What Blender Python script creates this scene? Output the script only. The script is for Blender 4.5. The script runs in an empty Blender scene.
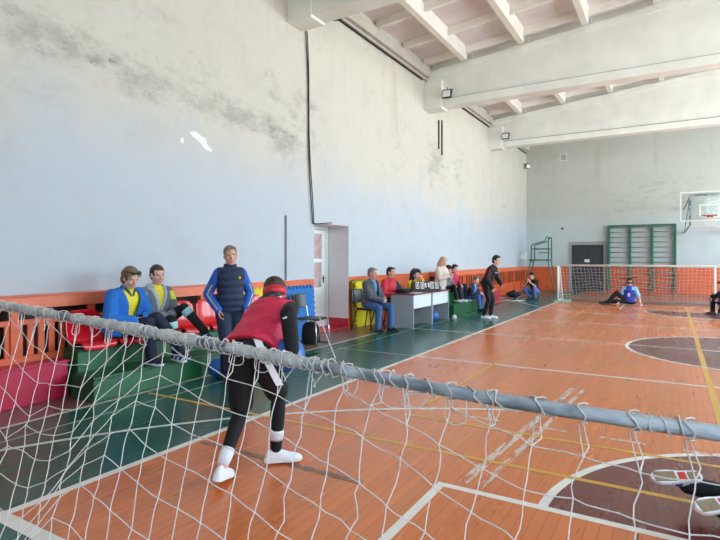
import bpy, bmesh, math, random
import numpy as np
from mathutils import Vector, Matrix, noise
random.seed(7)
V = Vector
SC = bpy.context.scene
COL = SC.collection
R = math.radians

# ------------------------------------------------------------------ helpers
def lin(c):
    return tuple(((x/255)/12.92 if x/255 <= .04045 else ((x/255+.055)/1.055)**2.4) for x in c)

MATS = {}
def mat(name, rgb, rough=.6, var=.12, scale=6., bump=0., bscale=60., metal=0., rgb2=None, stretch=None, spec=.5, coat=0.):
    if name in MATS: return MATS[name]
    m = bpy.data.materials.new(name); m.use_nodes = True
    nt = m.node_tree; N = nt.nodes; L = nt.links
    b = N['Principled BSDF']
    b.inputs['Roughness'].default_value = rough
    b.inputs['Metallic'].default_value = metal
    b.inputs['Specular IOR Level'].default_value = spec
    if coat: b.inputs['Coat Weight'].default_value = coat; b.inputs['Coat Roughness'].default_value = .08
    c = lin(rgb)
    c2 = lin(rgb2) if rgb2 else tuple(max(0, x*(1-var)) for x in c)
    c1 = c if rgb2 else tuple(min(1, x*(1+var)) for x in c)
    tc = N.new('ShaderNodeTexCoord')
    src = tc.outputs['Object']
    if stretch:
        mp = N.new('ShaderNodeMapping'); mp.inputs['Scale'].default_value = stretch
        L.new(src, mp.inputs['Vector']); src = mp.outputs['Vector']
    nz = N.new('ShaderNodeTexNoise'); nz.inputs['Scale'].default_value = scale; nz.inputs['Detail'].default_value = 4
    L.new(src, nz.inputs['Vector'])
    cr = N.new('ShaderNodeValToRGB')
    cr.color_ramp.elements[0].position = .32; cr.color_ramp.elements[1].position = .68
    cr.color_ramp.elements[0].color = (*c2, 1); cr.color_ramp.elements[1].color = (*c1, 1)
    L.new(nz.outputs['Fac'], cr.inputs['Fac']); L.new(cr.outputs['Color'], b.inputs['Base Color'])
    if bump:
        n2 = N.new('ShaderNodeTexNoise'); n2.inputs['Scale'].default_value = bscale; n2.inputs['Detail'].default_value = 3
        L.new(src, n2.inputs['Vector'])
        bp = N.new('ShaderNodeBump'); bp.inputs['Strength'].default_value = bump; bp.inputs['Distance'].default_value = .02
        L.new(n2.outputs['Fac'], bp.inputs['Height']); L.new(bp.outputs['Normal'], b.inputs['Normal'])
    MATS[name] = m
    return m

def prof_val(pts, x):
    if x <= pts[0][0]: return pts[0][1]
    for (a, b), (c, d) in zip(pts, pts[1:]):
        if x <= c: return b+(d-b)*(x-a)/(c-a)
    return pts[-1][1]

class MB:
    """collects closed pieces into one mesh"""
    def __init__(s): s.v = []; s.f = []; s.m = []
    def add(s, vs, fs, mi=0):
        o = len(s.v); s.v += [tuple(v) for v in vs]
        for f in fs: s.f.append([i+o for i in f]); s.m.append(mi)
        return s
    def box(s, c, size, mi=0, rot=None):
        x, y, z = (q/2 for q in size); c = V(c)
        vs = [V((i*x, j*y, k*z)) for i in (-1, 1) for j in (-1, 1) for k in (-1, 1)]
        if rot is not None: vs = [rot @ v for v in vs]
        return s.add([v+c for v in vs], [(0,1,3,2),(4,6,7,5),(0,4,5,1),(2,3,7,6),(0,2,6,4),(1,5,7,3)], mi)
    def bx(s, a, b, mi=0):
        return s.box([(p+q)/2 for p, q in zip(a, b)], [abs(q-p) for p, q in zip(a, b)], mi)
    def tube(s, pts, r, n=8, mi=0, closed=False, cap=True):
        pts = [V(p) for p in pts]; m = len(pts)
        rs = r if isinstance(r, (list, tuple)) else [r]*m
        vs = []; fs = []; prev = None
        for i, p in enumerate(pts):
            if closed: d = pts[(i+1) % m]-pts[i-1]
            else: d = pts[min(i+1, m-1)]-pts[max(i-1, 0)]
            d = d.normalized() if d.length > 1e-9 else V((0,0,1))
            if prev is None:
                a = d.orthogonal().normalized()
            else:
                a = prev-d*prev.dot(d); a = a.normalized() if a.length > 1e-6 else d.orthogonal().normalized()
            prev = a; b = d.cross(a)
            for k in range(n):
                t = 2*math.pi*k/n
                vs.append(p+(a*math.cos(t)+b*math.sin(t))*rs[i])
        for i in range(m if closed else m-1):
            j = (i+1) % m
            for k in range(n):
                k2 = (k+1) % n
                fs.append((i*n+k, i*n+k2, j*n+k2, j*n+k))
        if cap and not closed:
            fs.append(tuple(reversed(range(n)))); fs.append(tuple((m-1)*n+k for k in range(n)))
        return s.add(vs, fs, mi)
    def sphere(s, c, r, nu=16, nv=10, mi=0, M=None):
        c = V(c); rr = r if isinstance(r, (tuple, list)) else (r, r, r)
        vs = [V((0,0,-1))]
        for j in range(1, nv):
            ph = -math.pi/2+math.pi*j/nv
            for i in range(nu):
                t = 2*math.pi*i/nu
                vs.append(V((math.cos(ph)*math.cos(t), math.cos(ph)*math.sin(t), math.sin(ph))))
        vs.append(V((0,0,1)))
        vs = [V((v.x*rr[0], v.y*rr[1], v.z*rr[2])) for v in vs]
        if M is not None: vs = [M @ v for v in vs]
        fs = []
        for i in range(nu): fs.append((0, 1+(i+1) % nu, 1+i))
        for j in range(nv-2):
            for i in range(nu):
                a = 1+j*nu; b = a+nu; i2 = (i+1) % nu
                fs.append((a+i, a+i2, b+i2, b+i))
        a = 1+(nv-2)*nu; t = len(vs)-1
        for i in range(nu): fs.append((a+i, a+(i+1) % nu, t))
        return s.add([v+c for v in vs], fs, mi)
    def cap(s, a, b, ra, rb, n=12, mi=0):
        a = V(a); b = V(b); s.sphere(a, ra, n, 8, mi); s.sphere(b, rb, n, 8, mi)
        if (b-a).length > 1e-4: s.tube([a, b], [ra, rb], n, mi)
        return s
    def chain(s, pts, rs, n=12, mi=0):
        for i in range(len(pts)-1): s.cap(pts[i], pts[i+1], rs[i], rs[i+1], n, mi)
        return s
    def loft(s, rings, n=20, mi=0, p=2.0):
        vs = []; fs = []
        for (c, r, f, rx, ry) in rings:
            c = V(c)
            for k in range(n):
                t = 2*math.pi*k/n; ct, st = math.cos(t), math.sin(t)
                x = math.copysign(abs(ct)**(2/p), ct); y = math.copysign(abs(st)**(2/p), st)
                vs.append(c+r*(x*rx)+f*(y*ry))
        for i in range(len(rings)-1):
            for k in range(n):
                k2 = (k+1) % n
                fs.append((i*n+k, i*n+k2, (i+1)*n+k2, (i+1)*n+k))
        fs.append(tuple(reversed(range(n)))); m = len(rings)-1
        fs.append(tuple(m*n+k for k in range(n)))
        return s.add(vs, fs, mi)
    def prism(s, poly, z0, z1, mi=0, M=None):
        n = len(poly)
        vs = [V((x, y, z0)) for x, y in poly]+[V((x, y, z1)) for x, y in poly]
        if M is not None: vs = [M @ v for v in vs]
        fs = [tuple(reversed(range(n))), tuple(range(n, 2*n))]
        for i in range(n):
            j = (i+1) % n; fs.append((i, j, n+j, n+i))
        return s.add(vs, fs, mi)
    def mesh(s, name):
        me = bpy.data.meshes.new(name); me.from_pydata(s.v, [], s.f); me.update()
        me.polygons.foreach_set('material_index', s.m)
        return me
    def build(s, name, mats, parent=None, smooth=False, bevel=0., loc=None, fixn=True):
        me = s.mesh(name)
        if fixn:
            bm = bmesh.new(); bm.from_mesh(me); bmesh.ops.recalc_face_normals(bm, faces=bm.faces); bm.to_mesh(me); bm.free()
        return put(name, me, mats, parent, smooth, bevel, loc)

def put(name, me, mats, parent=None, smooth=False, bevel=0., loc=None):
    o = bpy.data.objects.new(name, me); COL.objects.link(o)
    for m in (mats if isinstance(mats, (list, tuple)) else [mats]): me.materials.append(m)
    if smooth: me.polygons.foreach_set('use_smooth', [True]*len(me.polygons))
    if parent is not None: o.parent = parent
    if loc is not None: o.location = loc
    if bevel:
        b = o.modifiers.new('bevel', 'BEVEL'); b.width = bevel; b.segments = 2; b.limit_method = 'ANGLE'
    return o

def tag(o, label=None, cat=None, group=None, kind=None):
    if label: o['label'] = label
    if cat: o['category'] = cat
    if group: o['group'] = group
    if kind: o['kind'] = kind
    return o

def empty(name, loc=(0,0,0), rz=0., label=None, cat=None, group=None, kind=None):
    o = bpy.data.objects.new(name, None); COL.objects.link(o); o.empty_display_size = .1
    o.location = loc; o.rotation_euler = (0, 0, R(rz))
    return tag(o, label, cat, group, kind)

def copy_tree(o, parent=None):
    c = o.copy(); COL.objects.link(c); c.parent = parent
    for ch in list(o.children): copy_tree(ch, c)
    return c

def struct(o): o['kind'] = 'structure'; return o

def blob(mb, name, voxel, it=4):
    """union of overlapping closed pieces into one continuous skin"""
    me = mb.mesh(name)
    o = bpy.data.objects.new('tmp', me); COL.objects.link(o)
    r = o.modifiers.new('r', 'REMESH'); r.mode = 'VOXEL'; r.voxel_size = voxel; r.adaptivity = 0
    if it:
        sm = o.modifiers.new('s', 'SMOOTH'); sm.factor = .5; sm.iterations = it
    dg = bpy.context.evaluated_depsgraph_get(); dg.update()
    out = bpy.data.meshes.new_from_object(o.evaluated_get(dg), preserve_all_data_layers=False, depsgraph=dg)
    bpy.data.objects.remove(o); bpy.data.meshes.remove(me)
    out.name = name; out.materials.clear()
    return out

def join_mesh(a, mb):
    """append extra pieces (with their material numbers) to mesh a"""
    n = len(a.vertices); vs = np.empty(n*3, dtype=np.float32); a.vertices.foreach_get('co', vs)
    vs = vs.reshape(-1, 3).tolist()
    fs = [list(p.vertices) for p in a.polygons]; ms = [p.material_index for p in a.polygons]
    for f, m in zip(mb.f, mb.m): fs.append([i+n for i in f]); ms.append(m)
    vs += [tuple(v) for v in mb.v]
    me = bpy.data.meshes.new(a.name); me.from_pydata(vs, [], fs); me.update()
    me.polygons.foreach_set('material_index', ms)
    nm = a.name; bpy.data.meshes.remove(a); me.name = nm
    return me

def mesh_to_mb(me, mi=0):
    mb = MB(); mb.v = [tuple(v.co) for v in me.vertices]
    mb.f = [list(p.vertices) for p in me.polygons]; mb.m = [mi]*len(mb.f)
    return mb

def paint(me, fn):
    me.polygons.foreach_set('material_index', [fn(p.center) for p in me.polygons])

def cut(me, keep):
    bm = bmesh.new(); bm.from_mesh(me)
    bmesh.ops.delete(bm, geom=[f for f in bm.faces if not keep(f.calc_center_median())], context='FACES')
    bm.to_mesh(me); bm.free()
    return me
# ------------------------------------------------------------------ people
BLACK = mat('black_cloth', (15,16,21), .8, .25, 9, .25, 130)
NAVY = mat('navy_cloth', (33,48,78), .75, .15, 9, .25, 110)
NAVYD = mat('dark_navy_cloth', (28,34,58), .8, .2, 9, .25, 110)
ROYAL = mat('royal_blue_cloth', (32,92,190), .7, .12, 8, .3, 90)
BLUEJ = mat('blue_fleece', (36,112,200), .85, .12, 8, .4, 90)
YELLOW = mat('yellow_shirt', (238,222,60), .7, .08, 8, .2, 90)
HIVIS = mat('yellow_green_panel', (212,238,60), .6, .08, 8)
GREYJ = mat('grey_jacket_cloth', (112,122,130), .8, .12, 9, .3, 100)
GREYD = mat('charcoal_jacket_cloth', (82,86,98), .75, .15, 9, .3, 80)
LGREY = mat('light_grey_hood', (176,186,200), .85, .1, 9, .3, 100)
CRIMSON = mat('crimson_padded_cloth', (214,40,78), .6, .1, 6, .25, 60)
REDJ = mat('red_jacket_cloth', (196,40,58), .7, .12, 8, .25, 90)
MAGENTA = mat('raspberry_top', (196,42,84), .7, .12, 8, .25, 90)
WHITE = mat('white_cloth', (232,234,236), .7, .05, 8, .15, 100)
CYAN = mat('pale_cyan_pad', (178,224,232), .7, .06, 8)
CREAM = mat('cream_coat', (226,208,196), .85, .06, 8, .3, 80)
JEANS = mat('blue_jeans', (62,98,150), .85, .2, 14, .3, 160)
JEANSD = mat('dark_jeans', (44,62,104), .85, .2, 14, .3, 160)
YJUMP = mat('mustard_jumper', (232,196,40), .85, .1, 9, .4, 120)
SKIN = mat('skin', (224,176,154), .5, .07, 9, .08, 90)
SKIN2 = mat('skin_ruddy', (214,158,136), .5, .08, 9, .08, 90)
LIP = mat('lips', (178,96,92), .45, .05)
EYEW = mat('eye_white', (232,230,226), .25, .02)
IRIS = mat('iris', (52,40,34), .2, .05)
H_BROWN = mat('brown_hair', (70,50,40), .55, .35, 30, .6, 90, stretch=(1,1,.25))
H_DARK = mat('dark_hair', (30,24,24), .5, .35, 30, .6, 90, stretch=(1,1,.25))
H_GREY = mat('grey_hair', (128,122,118), .6, .3, 30, .6, 90, stretch=(1,1,.25))
H_BLOND = mat('blond_hair', (196,160,124), .55, .22, 30, .6, 90, stretch=(1,1,.2))
H_BLOND2 = mat('ash_brown_hair', (122,98,78), .55, .3, 30, .6, 90, stretch=(1,1,.25))
SHOEW = mat('white_shoe', (236,238,240), .5, .04, 10)
SHOEN = mat('navy_shoe', (40,48,110), .55, .15, 10)
SHOEB = mat('black_shoe', (26,26,30), .5, .2, 10)
SOLE = mat('pale_sole', (214,220,232), .6, .06, 10)
SOLEB = mat('dark_sole', (44,42,44), .7, .1, 10)
GUM = mat('tan_gum_sole', (148,128,98), .65, .18, 26, .3, 120)
SRED = mat('red_sole_insert', (214,66,52), .6, .08)
SBLUE = mat('shoe_blue', (44,72,176), .5, .1)
LENS = mat('sunglass_lens', (52,58,44), .12, .2, 9)
REDBAND = mat('red_eyeshade', (206,40,58), .55, .1)
SKYBL = mat('light_blue_cloth', (142,186,226), .7, .08)

def ik(a, t, l1, l2, pole):
    d = t-a; D = d.length
    if D > (l1+l2)*.998: t = a+d*((l1+l2)*.998/D); d = t-a; D = d.length
    D = max(D, abs(l1-l2)+.01)
    x = (l1*l1-l2*l2+D*D)/(2*D); h = math.sqrt(max(0, l1*l1-x*x))
    u = d.normalized(); p = pole-u*pole.dot(u)
    p = p.normalized() if p.length > 1e-5 else u.orthogonal().normalized()
    return a+u*x+p*h, t

def person(label, loc, yaw, hip=.93, lean=(4,4), side=0, twist=0, k=1.0, head=(0,0,0), hands=None, poles=None,
           hdir=(None,None), palm=(None,None), curl=30, feet=None, kpoles=None, toes=None, fups=None, tops=(), legs=None, shoes=None, hair=None,
           skin=None, extras=None, voxel=.01, socks=(), width=1.0, hipoff=(0,0), group=None, fem=False, neck=(0,0,0)):
    skin = skin or SKIN
    root = empty('person', loc, yaw, label, 'person', group)
    P = V((hipoff[0], hipoff[1], hip))
    # spine
    S = .525*k; n = 30; fr = {}
    def frame(t):
        q = min(max(t, 0), 1); a = R(lean[0]+(lean[1]-lean[0])*q); s = R(side)
        u = V((math.cos(a)*math.sin(s), math.sin(a), math.cos(a)*math.cos(s)))
        r = V((math.cos(s), 0, -math.sin(s))); r = Matrix.Rotation(R(twist*q), 3, u) @ r
        return u, r, u.cross(r)
    ts = [i/n for i in range(-8, n+6)]
    cs = {0: P}; c = P
    for i in range(1, n+6): c = c+frame((i-.5)/n)[0]*(S/n); cs[i] = c
    c = P
    for i in range(-1, -9, -1): c = c-frame(0)[0]*(S/n); cs[i] = c
    def pos(t):
        x = max(-8, min(n+5, t*n)); i = int(math.floor(x)); i = min(i, n+4); w = x-i
        return cs[i]*(1-w)+cs[i+1]*w
    def T(p):
        best = min(cs, key=lambda i: (cs[i]-p).length_squared)
        u, r, f = frame(best/n); d = p-cs[best]
        return d.dot(r)/k, d.dot(f)/k, best/n+d.dot(u)/S
    prof = [(-.16,.105,.09),(-.06,.158,.112),(.05,.168,.118),(.2,.155,.11),(.38,.142,.102),(.55,.152,.112),(.70,.162,.12),(.80,.158,.112),(.88,.128,.092),(.95,.09,.07),(1.0,.066,.06)]
    def torso(mb, off, hem=-.16, top=1.0, puff=0, flare=0, collar=0, wid=1.0, belly=0):
        rings = []; m = 40
        for i in range(m+1):
            t = hem+(top-hem)*i/m
            rx = prof_val([(a, b) for a, b, _ in prof], t)*wid*width; ry = prof_val([(a, b) for a, _, b in prof], t)*wid
            o = off+(abs(math.sin(t*math.pi*puff))*.016-.006 if puff else 0)
            if t < .1: o += flare*(.1-t)
            if t > .97 and collar: rx = ry = .062; o = collar
            u, r, f = frame(t)
            bl = belly*math.exp(-((t-.3)/.22)**2)
            rings.append((pos(t)+f*(.012*math.sin(max(0, min(1, t))*3.1)+bl/2)*k, r, f, (rx+o)*k, (ry+o+bl/2)*k))
        mb.loft(rings, 24, p=2.3)
    u1, r1, f1 = frame(.9)
    sh = [pos(.825)+r1*(sx*.165*k*width)-f1*.005 for sx in (-1, 1)]
    u0, r0, f0 = frame(0)
    hp = [P+r0*(sx*.088*k)-u0*.0 for sx in (-1, 1)]
    la, lf, lt, ls = .295*k, .255*k, .435*k, .43*k
    hands = hands or [(-.25, .06, hip-.1), (.25, .06, hip-.1)]
    poles = poles or [(-.6,-1,-.2), (.6,-1,-.2)]
    feet = feet or [(-.1, -.02, .085), (.1, .02, .085)]
    kpoles = kpoles or [(-.1,1,0), (.1,1,0)]
    el, wr, kn, an = [], [], [], []
    for i in (0, 1):
        e, w = ik(sh[i], V(hands[i]), la, lf, V(poles[i])); el.append(e); wr.append(w)
        q, a = ik(hp[i], V(feet[i]), lt, ls, V(kpoles[i])); kn.append(q); an.append(a)
    # head
    N0 = pos(1.0); un = (frame(1)[0]+V((0,0,.9))*(1 if abs(side) < 40 else .1)).normalized()
    hy, hpch, hr = head
    if abs(side) < 40: B = Matrix.Identity(3)
    else: B = Matrix((frame(1)[1], frame(1)[2], frame(1)[0])).transposed()
    HM = B @ Matrix.Rotation(R(hy), 3, 'Z') @ Matrix.Rotation(R(-hpch), 3, 'X') @ Matrix.Rotation(R(hr), 3, 'Y')
    hk = k*(1.05 if k > .9 else 1.12)
    HC = N0+un*.058*k+(HM @ V((0, .022, .075)))*hk + V(neck)
    def H(x, y, z): return HC+HM @ (V((x, y, z))*hk)
    def hs(mb, c, r, mi=0): mb.sphere(H(*c), tuple(q*hk for q in r), 20, 14, mi, HM)
    def hc(mb, a, b, ra, rb, mi=0): mb.cap(H(*a), H(*b), ra*hk, rb*hk, 10, mi)
    hm = MB()
    hs(hm, (0,-.014,.036), (.073,.093,.083)); hs(hm, (0,.016,-.03), (.060,.070,.080)); hs(hm, (0,.058,-.092), (.026,.022,.02))
    hs(hm, (0,.03,-.07), ((.042,.046,.038) if fem else (.049,.048,.042)))
    hc(hm, (0,.084,.008), (0,.104,-.028), .008, .0125); hc(hm, (-.012,.09,-.033), (.012,.09,-.033), .008, .008)
    hc(hm, (-.036,.07 if fem else .073,.022), (.036,.07 if fem else .073,.022), .010, .010)
    for sx in (-1, 1):
        hs(hm, (sx*.075,-.006,-.008), (.010,.019,.031)); hs(hm, (sx*.038,.056,-.028), (.022,.022,.02))
        hc(hm, (sx*.045,.0,-.06), (sx*.02,.05,-.09), .02, .018)
    hc(hm, (-.016,.082,-.060), (.016,.082,-.060), .007, .007); hc(hm, (-.013,.079,-.070), (.013,.079,-.070), .008, .008)
    hm.cap(H(0,-.012,-.05), N0-un*.03, .053*k, .06*k)
    hm.cap(N0-un*.03, pos(.9), .06*k, .07*k)
    hme = blob(hm, 'head', min(.0065, voxel), 3)
    # hands
    hd = MB(); hl = []
    for i in (0, 1):
        sx = (-1, 1)[i]
        d = V(hdir[i]).normalized() if hdir[i] else (wr[i]-el[i]).normalized()
        pn = V(palm[i]) if palm[i] else V((-sx, 0, 0))
        pn = pn-d*pn.dot(d); pn = pn.normalized() if pn.length > .05 else d.orthogonal().normalized()
        s = d.cross(pn)*(-1 if i == 0 else 1)   # towards the thumb
        w = wr[i]; q = k*.95
        def at(a, b, c_): return w+(d*a+s*b+pn*c_)*q
        hd.chain([wr[i]-(wr[i]-el[i]).normalized()*.05*k, at(0,0,0), at(.03,0,0)], [.028*k, .026*k, .024*k])
        for b in (-.026, -.009, .009, .026): hd.cap(at(.012, b*.55, 0), at(.086, b, 0), .0145*q, .0125*q, 8)
        cu = curl[i] if isinstance(curl, (tuple, list)) else curl
        for b, ln in ((.029,.070),(.010,.080),(-.010,.074),(-.028,.058)):
            p = at(.088, b, 0); ang = 0; pts = [p]
            for sg, fr_ in enumerate((.44,.32,.24)):
                ang += R(cu*(.75 if sg == 0 else 1.0))
                p = p+(d*math.cos(ang)+pn*math.sin(ang)+s*(b*.6))*(ln*fr_*q); pts.append(p)
            hd.chain(pts, [.0092*q, .0086*q, .008*q, .007*q], 8)
        t0 = at(.022,.026,.004); t1 = t0+(d*.62+s*.68+pn*.3).normalized()*.042*q
        t2 = t1+(d*.85+s*.3+pn*.45).normalized()*.032*q; t3 = t2+(d*.9+s*.05+pn*.5).normalized()*.026*q
        hd.chain([t0, t1, t2, t3], [.0135*q, .0112*q, .0098*q, .008*q], 8); hl.append((at(.09,0,.03), d, pn, s))
    hdm = blob(hd, 'hand', .0045 if voxel <= .01 else .006, 2)
    # body under the clothes
    bm_ = MB(); torso(bm_, -.006)
    for i in (0, 1):
        bm_.sphere(sh[i], .046*k); bm_.chain([pos(.9), sh[i], el[i], wr[i]], [.05*k, .046*k, .037*k, .027*k])
        bm_.chain([el[i], el[i]*.7+wr[i]*.3, wr[i]], [.037*k, .039*k, .027*k])
        bm_.chain([hp[i]-u0*.0, hp[i]*.6+kn[i]*.4, kn[i]], [.082*k, .07*k, .05*k])
        bm_.chain([kn[i], kn[i]*.68+an[i]*.32, an[i]], [.05*k, .051*k, .034*k])
    bme = blob(bm_, 'body', max(voxel, .011), 3)
    ex = mesh_to_mb(hme); e2 = mesh_to_mb(hdm); ex.add(e2.v, e2.f, 0)
    for sx in (-1, 1):
        hs(ex, (sx*.030,.0745,.002), (.0115,.0095,.0055), 2); hs(ex, (sx*.030,.0815,.002), (.0048,.004,.0048), 3)
        hc(ex, (sx*.017,.088,.021), (sx*.047,.077,.022), .0035, .0028, 4)
    hc(ex, (-.019,.0865,-.0645), (.019,.0865,-.0645), .0042, .0042, 1)
    bme = join_mesh(bme, ex); bpy.data.meshes.remove(hme); bpy.data.meshes.remove(hdm)
    hairm = hair[1] if hair else H_DARK
    put('body', bme, [skin, LIP, EYEW, IRIS, hairm], root, True)
    # tops
    made = {}
    for tp in tops:
        mb = MB(); o = tp.get('off', .014)
        torso(mb, o, tp.get('hem', -.12), tp.get('top', 1.03), tp.get('puff', 0), tp.get('flare', 0), tp.get('collar', .012), tp.get('wid', 1.0), tp.get('belly', 0))
        sl = tp.get('sleeve', 1.0)
        for i in (0, 1):
            if sl <= 0:
                mb.chain([pos(.88), sh[i]*.85+pos(.84)*.15], [.06*k, (.047+o)*k]); continue
            mb.chain([pos(.90), sh[i]], [.055*k, (.048+o)*k])
            if sl <= .5:
                e = sh[i]+(el[i]-sh[i])*(sl*2); mb.chain([sh[i], e], [(.054+o)*k, (.05+o)*k])
            else:
                w = el[i]+(wr[i]-el[i])*(sl-.5)*2
                mid = el[i]*.6+wr[i]*.4
                mb.chain([sh[i], sh[i]*.5+el[i]*.5, el[i], mid, w], [(.050+o)*k, (.046+o)*k, (.042+o)*k, (.040+o)*k, (.032+o)*k])
        if tp.get('hood'):
            for a_ in range(-5, 6):
                t_ = a_/5*1.9; mb.sphere(pos(.97)+frame(1)[1]*(math.sin(t_)*.095*k)-frame(1)[2]*((.075*math.cos(t_)+.01)*k), .032*k)
        me = blob(mb, tp['name'], tp.get('voxel', voxel), tp.get('it', 4))
        if tp.get('cut'): cut(me, lambda c_: not tp['cut'](*T(c_)))
        if tp.get('pred'): paint(me, lambda c_: tp['pred'](*T(c_)))
        ob = put(tp['name'], me, tp['mat'], root, True)
        if tp.get('cut'):
            sd = ob.modifiers.new('thick', 'SOLIDIFY'); sd.thickness = .008; sd.offset = -1
        if tp.get('label'): ob['label'] = tp['label']
        made[tp['name']] = ob
    if legs:
        mb = MB(); o = legs.get('off', .014); to = legs.get('to', 1.0)
        torso(mb, o*.8, -.16, legs.get('waist', .22), collar=0, belly=legs.get('belly', 0))
        for i in (0, 1):
            mb.chain([hp[i], hp[i]*.6+kn[i]*.4, kn[i]] if to > .5 else [hp[i], hp[i]+(kn[i]-hp[i])*to*2],
                     [(.086+o)*k, (.074+o)*k, (.056+o)*k] if to > .5 else [(.088+o)*k, (.074+o)*k])
            if to > .5:
                e = kn[i]+(an[i]-kn[i])*((to-.5)*2*.96)
                mb.chain([kn[i], kn[i]*.65+e*.35, e], [(.056+o)*k, (.054+o)*k, (.04+o*legs.get('cuff', 1.2))*k])
        me = blob(mb, legs['name'], legs.get('voxel', voxel), 4)
        if legs.get('pred'): paint(me, lambda c_: legs['pred'](c_))
        put(legs['name'], me, legs['mat'], root, True)
        if legs.get('under'):
            un_ = legs['under']; mb = MB()
            for i in (0, 1):
                a_, b_ = un_.get('span', [(0,1),(0,1)])[i]
                e = kn[i]+(an[i]-kn[i])*b_
                mb.chain([hp[i], hp[i]*.6+kn[i]*.4, kn[i], kn[i]*.65+e*.35, e], [.086*k, .076*k, .056*k, (.058 if b_ > .5 else .05)*k, (.045)*k])
            put(un_['name'], blob(mb, un_['name'], voxel, 4), un_['mat'], root, True)
    for sk in socks:
        i = sk[0]; mb = MB(); a_ = kn[i]+(an[i]-kn[i])*sk[1]; b_ = kn[i]+(an[i]-kn[i])*sk[2]
        ax = (b_-a_).normalized(); mb.tube([a_, a_*.66+b_*.34, a_*.34+b_*.66, b_], [sk[4]*k, sk[4]*1.03*k, sk[4]*.97*k, sk[5]*k], 20)
        put(sk[6] if len(sk) > 6 else 'sock', mb.mesh('sock'), sk[3], root, True)
    if shoes:
        for i in (0, 1):
            td = V(toes[i]) if toes else V(((-.15, .15)[i], 1, 0)); up = V(fups[i]) if fups else V((0,0,1))
            td = td.normalized(); up = (up-td*up.dot(td)).normalized(); sd_ = td.cross(up); A = an[i]
            def F(s, x, z): return A+(td*s+sd_*x+up*(z-.085))*k
            mb = MB(); ST = [(-.085,.018,.045),(-.078,.030,.07),(-.05,.037,.098),(-.01,.039,.112),(.03,.041,.098),(.07,.044,.08),(.12,.047,.064),(.16,.043,.054),(.185,.03,.045),(.197,.012,.034)]
            nn = 14; vs = []; fs = []
            for s_, hw, hh in ST:
                for q_ in range(nn):
                    t = 2*math.pi*q_/nn; x = hw*math.cos(t); z = .018+max(-.2, math.sin(t))*(hh-.018) if math.sin(t) > 0 else .018+math.sin(t)*.010
                    vs.append(F(s_, x, z))
            for a_ in range(len(ST)-1):
                for q_ in range(nn):
                    fs.append((a_*nn+q_, a_*nn+(q_+1) % nn, (a_+1)*nn+(q_+1) % nn, (a_+1)*nn+q_))
            fs += [tuple(range(nn)), tuple((len(ST)-1)*nn+q_ for q_ in range(nn))]
            mi = []
            mb.add(vs, fs); mm = shoes['mat'] if isinstance(shoes['mat'], list) else [shoes['mat']]
            if len(mm) > 1:
                for a_ in range(len(ST)-1):
                    for q_ in range(nn):
                        if (a_ in (3, 5) and q_ in (0,1,6,5,12,8)) or a_ == 7: mb.m[a_*nn+q_] = 1
            so = mb.build('shoe', mm, root, True)
            s1 = so.modifiers.new('sub', 'SUBSURF'); s1.levels = 1; s1.render_levels = 1
            ol = [(-.092,0),(-.086,.022),(-.06,.037),(-.01,.038),(.04,.040),(.1,.048),(.15,.047),(.185,.034),(.203,.008)]
            ol = ol+[(a_, -b_) for a_, b_ in reversed(ol[1:])]
            M4 = Matrix.Translation(A-up*.085*k) @ Matrix((td*k, sd_*k, up*k)).transposed().to_4x4()
            mb = MB(); mb.prism(ol, 0, .026, 0, M4); sm = [shoes.get('sole', SOLE)]
            if shoes.get('tread'):
                sm += shoes['tread']
                for (s0, s1_, w_, mi_) in ((-.075,-.01,.026,1),(.0,.045,.026,2),(.06,.185,.034,1)):
                    mb.prism([(s0,-w_),(s1_,-w_),(s1_,w_),(s0,w_)], -.004, .002, mi_, M4)
            mb.build('sole', sm, so, False, .004)
    # hair
    if hair:
        kind, hmt = hair[0], hair[1]; mb = MB()
        if kind != 'none':
            hs(mb, (0,-.02,.044), (.081,.097,.086)); hs(mb, (0,-.05,-.01), (.07,.066,.07))
            if kind in ('short', 'thin'):
                hc(mb, (-.045,.055,.085), (.045,.055,.085), .026, .026)
            if kind == 'full':
                hc(mb, (-.05,.04,.095), (.05,.05,.095), .034, .034); hs(mb, (0,-.01,.07), (.085,.095,.08))
            if kind == 'fringe':
                hc(mb, (-.05,.055,.07), (.05,.06,.065), .03, .03); hs(mb, (0,-.02,.06), (.088,.1,.085))
            if kind == 'bun':
                hs(mb, (0,-.03,.035), (.090,.102,.1)); hs(mb, (0,-.06,-.03), (.08,.075,.08)); hs(mb, (0,-.13,.0), (.045,.045,.045)); hc(mb, (-.06,.05,.06), (.06,.05,.06), .03, .03)
            if kind == 'slick':
                hs(mb, (0,-.018,.042), (.080,.098,.088)); hs(mb, (0,-.045,.0), (.074,.07,.07)); hs(mb, (0,-.125,.03), (.034,.034,.034))
            if kind == 'long':
                hs(mb, (0,-.02,.05), (.085,.098,.09))
                for sx in (-1, 1):
                    mb.chain([H(sx*.06,.03,.085), H(sx*.083,.0,.0), H(sx*.09,.01,-.1), H(sx*.095,.04,-.2), H(sx*.08,.075,-.29)], [.03*hk, .03*hk, .032*hk, .03*hk, .014*hk])
                    mb.chain([H(sx*.05,-.07,.0), H(sx*.07,-.075,-.1), H(sx*.08,-.07,-.22)], [.045*hk, .045*hk, .03*hk])
                mb.chain([H(0,-.08,0), H(0,-.09,-.12), H(0,-.09,-.26)], [.06*hk, .055*hk, .035*hk])
            if kind == 'curly':
                rn = random.Random(3)
                for _ in range(130):
                    a_ = rn.uniform(0, 6.28); z_ = rn.uniform(-.17, .12); y_ = math.sin(a_)
                    if y_ > .35 and z_ < .06: continue
                    rr_ = math.sqrt(max(.1, 1-max(0, z_/.13)**2))
                    hs(mb, (.118*rr_*math.cos(a_), -.02+.115*rr_*y_, z_+.02-.03*(1-rr_)), (.036,.036,.036))
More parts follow.
